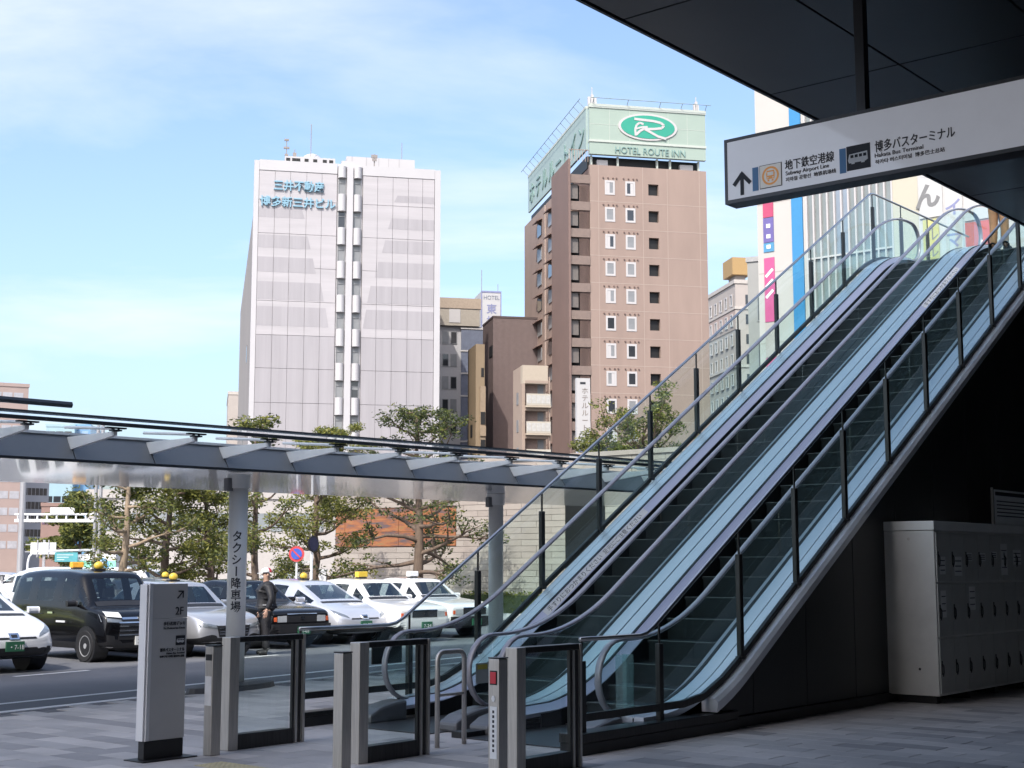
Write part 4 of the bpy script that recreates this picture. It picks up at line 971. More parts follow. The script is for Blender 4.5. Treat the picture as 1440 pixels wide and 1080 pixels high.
# ---- beige hotel and grey block on the right
t = thing('beige_hotel', 'beige corner hotel with rows of small windows and an ochre roof box at right', 'building', (34.3, 215, 0), radians(100))
# local x runs back along the street face (y = 0)
BG = pbr('beige_wall', (.66, .59, .54), .7, 0, .05, .5); BG2 = pbr('beige_pink', (.66, .52, .46), .7, 0, .04); BTR = pbr('beige_trim', (.76, .70, .64), .6)
lb(0, 24, -14, 0, 0, 44.6, 'walls', BG, t)
lb(-.15, 24, -14, .2, 44.61, 45.2, 'parapet', BTR, t); lb(-.15, 24, -14, .18, 40.6, 41.0, 'cornice', BTR, t); lb(-.15, 24, -14, .18, 31.6, 32.0, 'cornice', BTR, t)
lb(.02, 24, .003, .08, 37.5, 40.5, 'pink_band', BG2, t)
ws = None
for r in range(9):
    for k in range(8):
        x, z = 1.6 + k * 2.55, 41.4 - 3.08 * r
        if ws is None:
            mb = MB()
            for a, b, c_, d in ((-.55, -.38, -.25, 1.7), (.38, .55, -.25, 1.7), (-.38, .38, -.25, 0), (-.38, .38, 1.5, 1.7)): mb.box(a, b, .082, .2, c_, d)
            ws = mb.build('window_frame', WFR, t, loc=(x, 0, z)); wp = lb(-.38, .38, .082, .1, 0, 1.5, 'pane', WIN, ws)
        else: o = share(ws, t, (x, 0, z)); share(wp, o, (0, 0, 0))
for r in range(9): f = lb(-.06, -.002, -3.2, -1.6, 41.4 - 3.08 * r, 42.9 - 3.08 * r, 'front_window', WIN, t)
lb(.8, 5.4, -2.9, .1, 46.2, 48.9, 'roof_box', pbr('ochre_box', (.62, .40, .17), .6, 0, .05), t); lb(1.5, 4.5, -2.2, -.5, 45.21, 46.19, 'roof_base', CONC, t)
# ---- pale slab far behind the white tower
t = thing('pale_slab_building', 'pale narrow building edge showing behind the left side of the white tower', 'building', (-52.6, 262, 0), BROT)
lb(0, 14, 0, 20, 0, 33, 'walls', BG, t); lb(-.1, 14.1, -.1, 20, 33.01, 33.6, 'parapet', BTR, t)
t = thing('grey_block', 'plain grey block with few windows between the beige hotel and the banner store', 'building', (18.2, 108, 0), radians(-25))
lb(0, 2.6, 0, 12, 0, 24.9, 'walls', pbr('grey_wall', (.47, .475, .46), .7, 0, .08, .4), t); lb(-.1, 2.7, -.1, 12, 24.91, 25.3, 'parapet', pbr('grey_edge', (.55, .55, .55), .6), t)
for k in range(6): f = lb(.7, 1.7, -.06, -.003, 20.2 - 3.6 * k, 22.4 - 3.6 * k, 'window_frame', pbr('alu_frame', (.42, .42, .42)), t); lb(.8, 1.6, -.075, -.061, 20.3 - 3.6 * k, 22.3 - 3.6 * k, 'pane', WIN, f)

# ---- department store, front parallel to the escalator foot
DU = 70.0; t = thing('banner_store', 'large cream store with blue stripe, glass curtain wall and coloured banners behind the escalator top', 'building', P(DU, 0), GROT - pi / 2)
# local x = v, y = back, z
DW = pbr('store_cream', (.74, .71, .665), .6, 0, .04, .2); DY = pbr('store_ivory', (.74, .70, .56), .6, 0, .04, .2)
lb(-39.6, -4, .5, 30, 0, 40, 'core', DW, t); lb(-39.6, -37.42, 0, .49, 0, 40, 'front_wall', DW, t); lb(-36.7, -36.5, 0, .49, 0, 40, 'front_wall', DW, t)
lb(-37.40, -36.72, -.06, .49, 0, 40, 'blue_stripe', pbr('store_blue', (.07, .36, .72), .4, 0, .03), t)
lb(-31.4, -30.0, 0, .49, 0, 40, 'front_wall', DY, t); lb(-30.0, -4, .02, .49, 0, 40, 'front_wall', pbr('store_white', (.78, .77, .76), .6, 0, .03), t)
for z in (10, 14, 18, 22, 26, 30): lb(-39.55, -37.5, -.008, -.001, z, z + .05, 'wall_joint', pbr('store_joint', (.6, .55, .5), .6), t)
trs = [3, 7.5, 12.4, 15.45, 18.45, 24.2, 29, 34, 39.5]; cols = [-36.48 + .42 * k for k in range(13)]
CW1 = pbr('curtain_glass', (.33, .37, .37), .12, 0, .12, .6, coat=.5)
cw2 = pbr('curtain_glass_blue', (.36, .43, .52), .12, 0, .12, .6, coat=.5)
for r, (z0, z1) in enumerate(zip(trs, trs[1:])):
    for k, (a, b) in enumerate(zip(cols, cols[1:])):
        lb(a + .05, b - .05, .1, .3, z0 + .06, z1 - .06, 'pane', cw2 if (r, k) in ((4, 4), (4, 5), (5, 4), (2, 9)) else CW1, t)
for x in cols: lb(x - .045, x + .045, -.05, .35, 3, 39.5, 'mullion', WFR, t)
for z in trs[1:]: lb(-36.5, -31.42, -.03, .33, z - .05, z + .05, 'transom', WFR, t)
# coloured banner strip on the left edge
BAN = [(22.4, 21.2, (.70, .10, .22)), (21.2, 19.75, (.22, .18, .50)), (19.75, 19.2, (.12, .40, .68)), (18.9, 15.2, (.78, .14, .36)), (15.2, 13.2, (.70, .62, .58)), (13.2, 11.4, (.80, .20, .38))]
for i, (z1, z0, c_) in enumerate(BAN): lb(-39.2, -38.55, -.05, -.002, z0 + .02, z1 - .02, 'banner', pbr('banner_%d' % i, c_, .5, 0, .1, 1), t)
for z in (17.8, 17.2, 16.6): 
    mb = MB(); bar2(mb, (-39.1, z), (-38.65, z + .4), .16, -.065, -.052); mb.build('banner_mark', TEXTW, t)
for z in (20.6, 20.0, 19.4, 12.4): lb(-39.0, -38.75, -.065, -.052, z, z + .22, 'banner_mark', TEXTW, t)
lb(-38.1, -37.9, -.01, -.001, 25.3, 26.0, 'wall_vent', WIN, t)
# tall white shop banners with lettering
GREYL = pbr('banner_grey_letter', (.30, .30, .30), .5)
def banner(x0, x1, z0, z1, mat, nm='shop_banner'): return lb(x0, x1, -.06, -.002, z0, z1, nm, mat, t)
bw = banner(-29.9, -28.65, 19.7, 34, pbr('banner_white', (.78, .78, .77), .5, 0, .02)); by = banner(-29.75, -28.9, 9, 19.6, pbr('banner_yellow', (.74, .72, .30), .5, 0, .03)); bb = banner(-28.5, -27.6, 9, 34, pbr('banner_white', (.78, .78, .77)))
brd = banner(-27.5, -26.2, 9, 19.1, pbr('banner_red', (.80, .16, .13), .5, 0, .05)); banner(-27.5, -26.2, 19.2, 34, pbr('banner_white', (.78, .78, .77)))
for ch, z, s_ in (('う', 23.4, 1.2), ('ど', 21.95, 1.15), ('ん', 20.35, 1.4)):
    text(ch, s_, GREYL, t, (-29.5 - s_ * .46, -.065, z), extrude=.005, offset=.05)
for ch, z in (('イ', 19.7), ('マ', 18.0), ('ド', 16.3), ('ー', 14.6)): text(ch, .95, PUR, t, (-28.55, -.065, z), extrude=.005, offset=.02)
for z in (17.6, 16.7, 15.8): text('ル', .8, GREYL, t, (-29.7, -.065, z + .9), extrude=.005)
for z in (16.9, 15.6, 14.3): text('店', 1.0, TEXTW, t, (-27.2, -.065, z), extrude=.005)

# ---- stone clad low building with copper panel, behind the taxi rank
SU2 = 37.5; t = thing('stone_building', 'low beige stone clad building with a rust orange copper panel behind the parked taxis', 'building', P(SU2, 0), GROT - pi / 2)
SB = pbr('stone_beige', (.60, .52, .46), .8, 0, .09, 1.2, .2)
lb(-39.6, -24, .35, 16, -.15, 5.2, 'core', pbr('stone_core', (.3, .26, .23), .8), t)
sx = [-39.6 + 1.3 * k for k in range(13)]; SBS = [pbr('stone_beige_%d' % i, c_, .8, 0, .09, 1.5, .2) for i, c_ in enumerate([(.60, .52, .46), (.57, .495, .435), (.63, .555, .49)])]
ss = [None] * 3; rnd2 = random.Random(5)
nst = 0
for r in range(26):
    z0 = -.13 + .205 * r
    for a, b in zip([x - (.65 if r % 2 else 0) for x in sx + [sx[-1] + 1.3]], [x - (.65 if r % 2 else 0) for x in sx[1:] + [sx[-1] + 1.3, sx[-1] + 2.6]]):
        if a < -39.6 - .01: a = -39.6
        if b > -24: b = -24
        if b - a < .1: continue
        if a > -39.75 and b < -33.2 and 2.25 < z0 + .1 < 3.85: continue
        if a < -33.4 and b > -33.4 and 2.25 < z0 + .1 < 3.85: a = -33.45
        i = rnd2.randrange(3); d = rnd2.uniform(0, .012)
        if nst < 295 and -39.7 < a < -28 :
            nst += 1
            mb = MB(); mb.box(a + .006, b - .006, -d, .34, z0 + .006, z0 + .199); mb.build('cladding_stone', SBS[i], t, recalc=False)
        else:
            if not ss[0]: ss[0] = MB()
            ss[0].c = i; ss[0].box(a + .006, b - .006, -d, .34, z0 + .006, z0 + .199)
ss[0].build('cladding_stone', SBS, t, kind='stuff', recalc=False)
def copper():
    m_ = pbr('rust_copper', (.42, .17, .07), .5, .2, .1, 2); tr = m_.node_tree; b = tr.nodes['Principled BSDF']
    tcn = tr.nodes.new('ShaderNodeTexCoord'); mpn = tr.nodes.new('ShaderNodeMapping'); mpn.inputs['Scale'].default_value = (.55, 1, 3.2); n_ = tr.nodes.new('ShaderNodeTexNoise'); n_.inputs['Scale'].default_value = 1.4; n_.inputs['Detail'].default_value = 8; n_.inputs['Roughness'].default_value = .7
    r = tr.nodes.new('ShaderNodeValToRGB'); els = r.color_ramp.elements; els[0].position = .33; els[0].color = (.10, .095, .125, 1); els[1].position = .66; els[1].color = (.27, .20, .09, 1)
    for p_, c_ in ((.43, (.17, .11, .10, 1)), (.5, (.34, .13, .06, 1)), (.57, (.42, .17, .07, 1))): e_ = els.new(p_); e_.color = c_
    tr.links.new(tcn.outputs['Object'], mpn.inputs[0]); tr.links.new(mpn.outputs[0], n_.inputs[0]); tr.links.new(n_.outputs[0], r.inputs[0]); tr.links.new(r.outputs[0], b.inputs['Base Color'])
    return m_
CU = copper(); k = 0
for a, b in ((-39.58, -39.1), (-39.08, -37.7), (-37.68, -36.3), (-36.28, -34.9), (-34.88, -33.5)):
    for z0, z1 in ((2.36, 2.88), (2.89, 3.40), (3.41, 3.88)): lb(a, b, .02 + .004 * (k % 3), .34, z0, z1, 'copper_panel', CU, t); k += 1
lb(-39.7, -23.9, -.06, 16.1, 5.201, 5.35, 'roof_coping', SB, t)
# dark doorway with planting, at the right end
lb(-28.6, -27.0, -.05, -.02, 1.0, 3.85, 'doorway', WBLK, t)

BSCALE = 0.7
# ---- far street on the left
def far_block(label, x0, x1, ytop, Y, depth, rot, wall, bands, nm='far_building', cat='building', ribs=None):
    a = at(x0, 794, Y); b = at(x1, 794, Y); w = (b - a).length / max(.2, cos(rot)); h = at(x0, ytop, Y).z
    t = thing(nm, label, cat, (a.x, a.y, 0), rot)
    lb(0, w, 0, depth, -.1, h, 'walls', wall, t)
    lb(-.15, w + .15, -.15, depth, h + .01, h + .7, 'parapet', wall, t)
    if bands:
        fh, wz, wm, n = bands; nb = int((h - 3) / fh)
        for r in range(nb):
            z = h - 1.2 - fh * r - wz; 
            for k in range(n):
                xa = .06 * w + k * .88 * w / n; xb = xa + .88 * w / n * .86
                f = lb(xa, xb, -.05, -.003, z, z + wz, 'window', wm, t)
    return t, w, h
TANB = pbr('tan_block', (.52, .40, .36), .7, 0, .06, .3); BRB = pbr('brick_block', (.36, .235, .20), .7, 0, .06, .3); GWB = pbr('grey_white_block', (.60, .595, .61), .6, 0, .05, .3)
CYB = pbr('cyan_block', (.43, .62, .70), .35, 0, .06, .3); BLB = pbr('blue_block', (.25, .48, .75), .25, 0, .06, .3)
far_block('brown tiled building with pale window rows at the far left edge', -60, 16, 540, 280, 40, radians(28), TANB, (3.3, 1.5, pbr('pale_window', (.58, .58, .62), .3, 0, .15, 1), 5))
far_block('grey and white banded office block beside the brown tiled building', 27, 57, 620, 300, 40, radians(38), GWB, (2.9, 1.5, WIN, 6))
far_block('pale cyan curved looking tower at far left behind the gantry', 57, 96, 600, 380, 20, radians(8), CYB, (5.8, 1.6, WIN, 3))
far_block('bright blue glass block next to the pale cyan tower', 96, 119, 600, 385, 20, radians(8), BLB, (9, 1.6, pbr('sky_pane', (.40, .58, .80), .15), 2))
far_block('brown brick building under the gantry sign', 55, 83, 712, 270, 15, radians(10), BRB, (5, 2.2, pbr('plum_window', (.16, .10, .16), .3), 2))
far_block('long low tan building far behind the street trees', 120, 470, 700, 118, 20, radians(10), pbr('far_cream', (.62, .58, .55), .7, 0, .06), (3.4, 1.5, pbr('pale_glass', (.35, .38, .40), .3, 0, .2, .6), 16))
BSCALE = 0.85
# gantry, signs and poles of the far street
def pole(mb, x, y, z0, z1, r): mb.cyl(x, y, z0, z1, r, 10)
GALV = pbr('galvanised', (.46, .46, .48), .45, .4, .1, 2)
c = at(27, 820, 62); t = thing('sign_gantry', 'grey steel gantry pole with a long white arm over the far street', 'gantry', (c.x, 62, -.12))
mb = MB(); pole(mb, 0, 0, 0, 7.2, .14); mb.build('pole', GALV, t, smooth=False)
mb = MB(); mb.box(-.3, 3.3, -.08, .08, 3.65, 3.78); mb.box(-.3, 3.3, -.08, .08, 3.95, 4.03)
for k in range(9): mb.box(-.2 + .42 * k, -.15 + .42 * k, -.05, .05, 3.78, 3.95)
mb.build('arm', WHITEP, t); lb(1.25, 2.3, -.12, -.09, 3.98, 4.28, 'sign_board', WHITEP, t)
c = at(60, 790, 70); t = thing('back_of_road_sign', 'white ribbed back of a large road sign beside the gantry pole', 'road sign', (c.x, 70, 1.95))
lb(-.62, .62, 0, .04, .25, .82, 'panel', WHITEP, t)
for z in (.35, .70): lb(-.9, .62, .045, .1, z, z + .05, 'rail', GALV, t)
for x in (-.3, .25): lb(x, x + .05, -.05, -.003, .1, .95, 'stiffener', GALV, t)
lb(-.06, .06, .11, .2, -2.07, .95, 'pole', GALV, t)
c = at(38, 815, 66); t = thing('curved_arm_pole', 'pale curved arm pole carrying a blue green direction board', 'road sign', (c.x, 66, -.12))
mb = MB(); mb.tube([(0, 0, 0), (0, 0, 1.9), (.06, 0, 2.2), (.22, 0, 2.36), (.5, 0, 2.42), (3.1, 0, 2.5)], .05, 8); mb.build('pole', WHITEP, t, smooth=True)
lb(1.25, 2.3, -.06, -.02, 1.95, 2.38, 'board', pbr('board_teal', (.10, .38, .42), .4), t)
for k in range(3): lb(1.35, 2.1 - .2 * k, -.068, -.061, 2.24 - k * .11, 2.29 - k * .11, 'board_line', pbr('board_line_pale', (.45, .6, .62), .5), t)
c = at(43, 820, 58); t = thing('advert_box', 'white and pink street advertisement box under the curved pole', 'kiosk', (c.x, 58, -.12))
lb(-.45, .45, 0, .5, .1, 1.0, 'body', WHITEP, t, bevel=.06); lb(-.05, .4, -.012, -.002, .15, .65, 'pink_panel', pbr('advert_pink', (.70, .25, .40), .5), t); lb(-.45, .45, 0, .5, 0, .098, 'foot', GALV, t)
c = at(134, 815, 48); t = thing('street_pole', 'twin grey utility poles rising in front of the leftmost street tree', 'pole', (c.x, 48, -.12))
for x in (-.08, .08):
    mb = MB(); pole(mb, x, 0, 0, 6.5, .06); mb.build('shaft', GALV, t)
c = at(142, 792, 52); t = thing('blue_arrow_sign', 'round pale blue road sign with white arrow below the leftmost tree', 'road sign', (c.x, 52, -.12))
mb = MB(); rg = lambda r, y: [(r * cos(2 * pi * k / 20), y, 1.78 + r * sin(2 * pi * k / 20)) for k in range(20)]
mb.loft([rg(.30, 0), rg(.30, -.03)]); mb.build('disc', pbr('sign_sky_blue', (.16, .42, .66), .4), t)
mb = MB(); bar2(mb, (0, 1.62), (0, 1.95), .07, -.045, -.031); bar2(mb, (-.11, 1.83), (.012, 1.95), .06, -.046, -.031); bar2(mb, (.11, 1.83), (-.012, 1.95), .06, -.047, -.031); mb.build('arrow', TEXTW, t)
mb = MB(); pole(mb, 0, .04, 0, 1.6, .035); mb.build('pole', GALV, t)
# no-parking sign and the dark mirror disc by the gate
c = at(417, 779, 39.5); t = thing('no_parking_sign', 'round blue no parking sign with red rim and slash', 'road sign', (c.x, 39.5, -.12))
zc = c.z + .12
rg = lambda r, y: [(r * cos(2 * pi * k / 28), y, zc + r * sin(2 * pi * k / 28)) for k in range(28)]
mb = MB(); mb.loft([rg(.215, .02), rg(.215, 0)]); mb.build('rim', pbr('sign_red', (.68, .08, .09), .4), t); mb = MB(); mb.loft([rg(.15, -.002), rg(.15, -.012)]); mb.build('disc', pbr('sign_royal', (.06, .13, .58), .4), t)
mb = MB(); bar2(mb, (-.105, zc + .105), (.105, zc - .105), .04, -.02, -.0125); mb.build('slash', pbr('sign_red', (.68, .08, .09)), t)
mb = MB(); pole(mb, 0, .06, 0, zc + .2, .03); mb.build('pole', WHITEP, t)
c = at(441, 765, 39); t = thing('dark_round_sign', 'dark round sign disc turned edgeways on a white pole', 'road sign', (c.x, 39, -.12), radians(55)); zc = c.z + .12
rg = lambda r, y: [(r * .96 * cos(2 * pi * k / 28), y, zc + r * sin(2 * pi * k / 28)) for k in range(28)]
mb = MB(); mb.loft([rg(.225, .02), rg(.225, 0)]); mb.build('rim', BLACK, t); mb = MB(); mb.loft([rg(.18, -.002), rg(.18, -.012)]); mb.build('disc', pbr('sign_night', (.02, .02, .06), .3), t)
mb = MB(); pole(mb, 0, .06, 0, zc - .2, .035); mb.build('pole', WHITEP, t)
c = at(421, 815, 50); t = thing('gate_pier', 'pale stone gate pier with a dark side panel under the no parking sign', 'gate pier', (c.x, 50, -.12), radians(20))
lb(-.32, .02, 0, .5, 0, 1.85, 'pier', WHITEP, t); lb(.03, .36, .05, .4, 0, 1.8, 'side_panel', pbr('pier_taupe', (.25, .20, .18), .6), t); lb(-.36, .4, -.04, .54, 1.86, 1.95, 'cap', WHITEP, t)
c = at(454, 815, 47); t = thing('white_post', 'slim white post next to the beige stone building corner', 'post', (c.x, 47, -.12)); lb(-.11, .11, -.11, .11, 0, 1.6, 'shaft', WHITEP, t); lb(-.13, .13, -.13, .13, 1.603, 1.68, 'cap', WHITEP, t)
# flat roofed shelter seen through the far guard glass
c = at(893, 690, 52); t = thing('glass_shelter', 'dark flat roofed shelter on thin posts beyond the guard glass', 'shelter', (c.x, 52, 0), radians(20))
lb(-1.1, 1.1, -.5, 1.2, 5.75, 5.95, 'roof', STEELD, t)
for x in (-.12, .12): lb(x - .05, x + .05, 0, .1, 0, 5.74, 'post', STEELD, t)

BSCALE = 1.0
# ================================================================== trees, hedge
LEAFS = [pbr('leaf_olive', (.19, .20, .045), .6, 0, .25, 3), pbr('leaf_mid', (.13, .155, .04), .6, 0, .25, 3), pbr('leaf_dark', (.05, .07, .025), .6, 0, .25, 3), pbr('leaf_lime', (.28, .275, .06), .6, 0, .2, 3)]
for lm in LEAFS:
    tr = lm.node_tree; b = tr.nodes['Principled BSDF']; o_ = [n_ for n_ in tr.nodes if n_.type == 'OUTPUT_MATERIAL'][0]
    tl = tr.nodes.new('ShaderNodeBsdfTranslucent'); mxs = tr.nodes.new('ShaderNodeMixShader'); mxs.inputs[0].default_value = .35
    src_ = b.inputs['Base Color'].links[0].from_socket; tr.links.new(src_, tl.inputs[0]); tr.links.new(b.outputs[0], mxs.inputs[1]); tr.links.new(tl.outputs[0], mxs.inputs[2]); tr.links.new(mxs.outputs[0], o_.inputs[0])
BARK = pbr('bark_brown', (.16, .115, .085), .9, 0, .3, 5, .5, stretch=(3, 3, .6)); BARK2 = pbr('bark_pale', (.30, .23, .16), .9, 0, .3, 5, .5, stretch=(3, 3, .6))
def leaf_clump(mb, c, r, n, rn, size, weights, flat=.55):
    for _ in range(n):
        while True:
            q = Vector((rn.uniform(-1, 1), rn.uniform(-1, 1), rn.uniform(-1, 1)))
            if q.length < 1: break
        p = c + Vector((q.x * r, q.y * r, q.z * r * flat))
        a = Vector((rn.gauss(0, 1), rn.gauss(0, 1), rn.gauss(0, .6))).normalized(); b_ = a.cross(Vector((rn.gauss(0, 1), rn.gauss(0, 1), rn.gauss(0, 1)))).normalized()
        s = size * rn.uniform(.6, 1.3); w = s * .42
        mb.c = rn.choices([0, 1, 2, 3], weights)[0]
        i = [mb.pt(p - a * s * .5), mb.pt(p + b_ * w * .5 + a * s * .05), mb.pt(p + a * s * .5), mb.pt(p - b_ * w * .5 + a * s * .05)]
        mb.face(i)
def tree(label, x, y, h, r0, seed, crown_r, z0, nb, style='pine', density=1.0, weights=(4, 3, 2, 2), bark=None, lean=.2, leaf=.125, group='street trees behind the taxi rank', clump=.42):
    rn = random.Random(seed); t = thing('street_tree', label, 'tree', (x, y, -.12), rn.uniform(0, 6), group)
    wood = MB(); crown = MB()
    n = 9; ax = []; off = Vector((0, 0, 0))
    for i in range(n + 1):
        off = off + Vector((rn.gauss(0, lean * .28), rn.gauss(0, lean * .28), 0)) if i else off
        ax.append(Vector((off.x, off.y, h * .97 * i / n)))
    wood.tube(ax, [r0 * (1.25 if i == 0 else 1) * (1 - .86 * i / n) for i in range(n + 1)], 8)
    def along(f): 
        q = f * n; i = min(int(q), n - 1); return ax[i].lerp(ax[i + 1], q - i)
    def limb(p, d, L, r, lev):
        pts = [p]; rr = [r]; cur = p.copy(); m_ = 4
        for i in range(m_):
            d = (d + Vector((rn.gauss(0, .20), rn.gauss(0, .20), rn.gauss(.07, .14)))).normalized(); cur = cur + d * L / m_; pts.append(cur.copy()); rr.append(r * (1 - .75 * (i + 1) / m_))
        wood.tube(pts, rr, 5, caps=False)
        if lev == 0:
            for k in range(rn.randint(3, 5)):
                i = rn.randint(1, m_); a = rn.uniform(-1.1, 1.1); dd = Vector((d.x * cos(a) - d.y * sin(a), d.x * sin(a) + d.y * cos(a), d.z + rn.uniform(-.1, .5))).normalized()
                limb(pts[i], dd, L * rn.uniform(.28, .5), r * .45, 1)
            leaf_clump(crown, pts[-1], clump * 1.05, int(80 * density), rn, leaf, weights)
        else:
            leaf_clump(crown, pts[-1], clump * rn.uniform(.7, 1.15), int(74 * density), rn, leaf, weights); 
            if rn.random() < .7: leaf_clump(crown, pts[2], clump * .6, int(26 * density), rn, leaf, weights)
    for k in range(nb):
        f = z0 + (1 - z0) * (k + rn.uniform(.1, .9)) / nb; az_ = k * 2.4 + rn.uniform(-.5, .5)
        prof = (1 - ((f - z0) / (1 - z0)) ** 1.6 * .72) if style == 'pine' else (1 - abs((f - z0) / (1 - z0) - .45) * .7)
        L = crown_r * prof * rn.uniform(.75, 1.12)
        d = Vector((cos(az_), sin(az_), .12 if style == 'pine' else rn.uniform(.15, .8))).normalized()
        limb(along(min(f, .98)), d, L, r0 * .34 * prof + .012, 0)
    leaf_clump(crown, ax[-1], clump * .9, int(50 * density), rn, leaf, weights)
    wood.build('trunk', bark or BARK, t, smooth=True, recalc=False); crown.build('crown', LEAFS, t, recalc=False)
    return t
def tx(px_, Y): return at(px_, 794, Y).x
tree('leftmost street tree, sparse, with pale twisted trunk beside the twin poles', tx(163, 42), 42, 5.4, .17, 11, 1.55, .25, 17, density=.7, bark=BARK2, weights=(3, 3, 3, 1))
tree('second street tree from left, dense olive crown over a dark trunk', tx(228, 44), 44, 5.6, .18, 12, 1.9, .22, 19, density=1.15)
tree('lime green bushy street tree directly left of the lettered column', tx(293, 45), 45, 5.3, .15, 13, 1.75, .12, 20, density=1.5, weights=(5, 3, 1, 5))
tree('brown trunked street tree directly right of the lettered column', tx(357, 40), 40, 5.9, .14, 14, 1.3, .2, 16, density=.75, weights=(3, 3, 3, 2))
tree('tall olive street tree behind the two round signs', tx(432, 48), 48, 6.4, .17, 15, 2.1, .2, 20, density=1.3, weights=(5, 3, 2, 4))
tree('olive tree top showing above the canopy behind the beige stone building', tx(478, 74), 74, 8.9, .22, 25, 2.6, .45, 16, density=1.4, weights=(5, 3, 1, 4))
tree('bare branched tree in front of the beige stone wall, dark leaf tufts', tx(587, 45), 45, 6.95, .21, 16, 2.7, .2, 30, style='pine', density=.75, weights=(1, 3, 6, 0), lean=.12, leaf=.12, clump=.34)
tree('bushy green tree seen through the far glass guard beyond the canopy', tx(905, 52), 52, 6.7, .2, 17, 2.4, .5, 18, style='broad', density=1.4, weights=(3, 4, 3, 1))
tree('lower leafy tree left of the flat shelter, behind guard glass', tx(858, 50), 50, 5.9, .14, 18, 1.4, .4, 12, style='broad', density=1.7, weights=(3, 4, 3, 1))
tree('small far street tree by the teal direction board', tx(112, 75), 75, 5.6, .15, 19, 1.7, .3, 11, density=1.6, leaf=.25, weights=(2, 3, 3, 1), clump=.55)
tree('hazy small tree between the grey poles and the pale tower', tx(92, 85), 85, 5.2, .15, 20, 1.7, .3, 10, density=1.4, leaf=.28, weights=(3, 3, 2, 1), clump=.55)
# clipped hedge with its white kerb in front of the stone wall
t = thing('clipped_hedge', 'low clipped green hedge in front of the beige stone wall', 'hedge', (1.1, 47.5, -.12), GROT - pi / 2)
mb = MB(); rn = random.Random(4)
for k in range(2600):
    p = Vector((rn.uniform(-3.6, 2.6), rn.uniform(-.35, .35), rn.uniform(.25, .92))); leaf_clump(mb, p, .05, 1, rn, .13, (4, 3, 1, 3))
mb.build('foliage', LEAFS, t, recalc=False, kind='stuff')
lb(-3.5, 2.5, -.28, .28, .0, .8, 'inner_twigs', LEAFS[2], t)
o = lb(-4.5, 4.0, -.9, -.7, 0, .22, 'planter_kerb', KERBM, None); o.location = (1.1, 47.5, -.12); o.rotation_euler.z = GROT - pi / 2; tag(o, 'white stone planter kerb in front of the clipped hedge', 'kerb')

# ================================================================== vehicles
TYRE = pbr('tyre_rubber', (.018, .018, .02), .8, 0, .2, 8); RIM = pbr('alloy_rim', (.55, .56, .58), .35, .35, .05); HUB = pbr('steel_hub', (.40, .41, .42), .4, .8, .08)
CGL = glass('car_glass', (.42, .47, .47), 1.2); CGW = glass('windscreen_glass', (.60, .68, .68), 1.6); TRIM = pbr('black_trim', (.02, .02, .022), .45, 0, .1); LAMP = pbr('headlamp_clear', (.20, .225, .25), .06, .2, .3, 9, coat=1.0); LAMPS = pbr('headlamp_square', (.55, .57, .58), .1, .2, .2, 8, coat=1.0)
ORNG = pbr('amber_lamp', (.75, .14, .05), .25, 0, .05, coat=.6); CHROME = pbr('chrome', (.72, .73, .75), .12, 1.0, 0); PLATE_G = pbr('plate_green', (.03, .13, .07), .5, 0, 0); PLATE_W = pbr('plate_white', (.72, .73, .72), .5, 0, 0)
YLAMP = pbr('roof_lamp_yellow', (.72, .50, .06), .35, 0, .05); SEATM = pbr('seat_grey', (.2, .2, .21), .8)
def paint(nm, c, metal=0.0): return pbr('car_' + nm, c, .28, metal, .03, 1, coat=1.0)
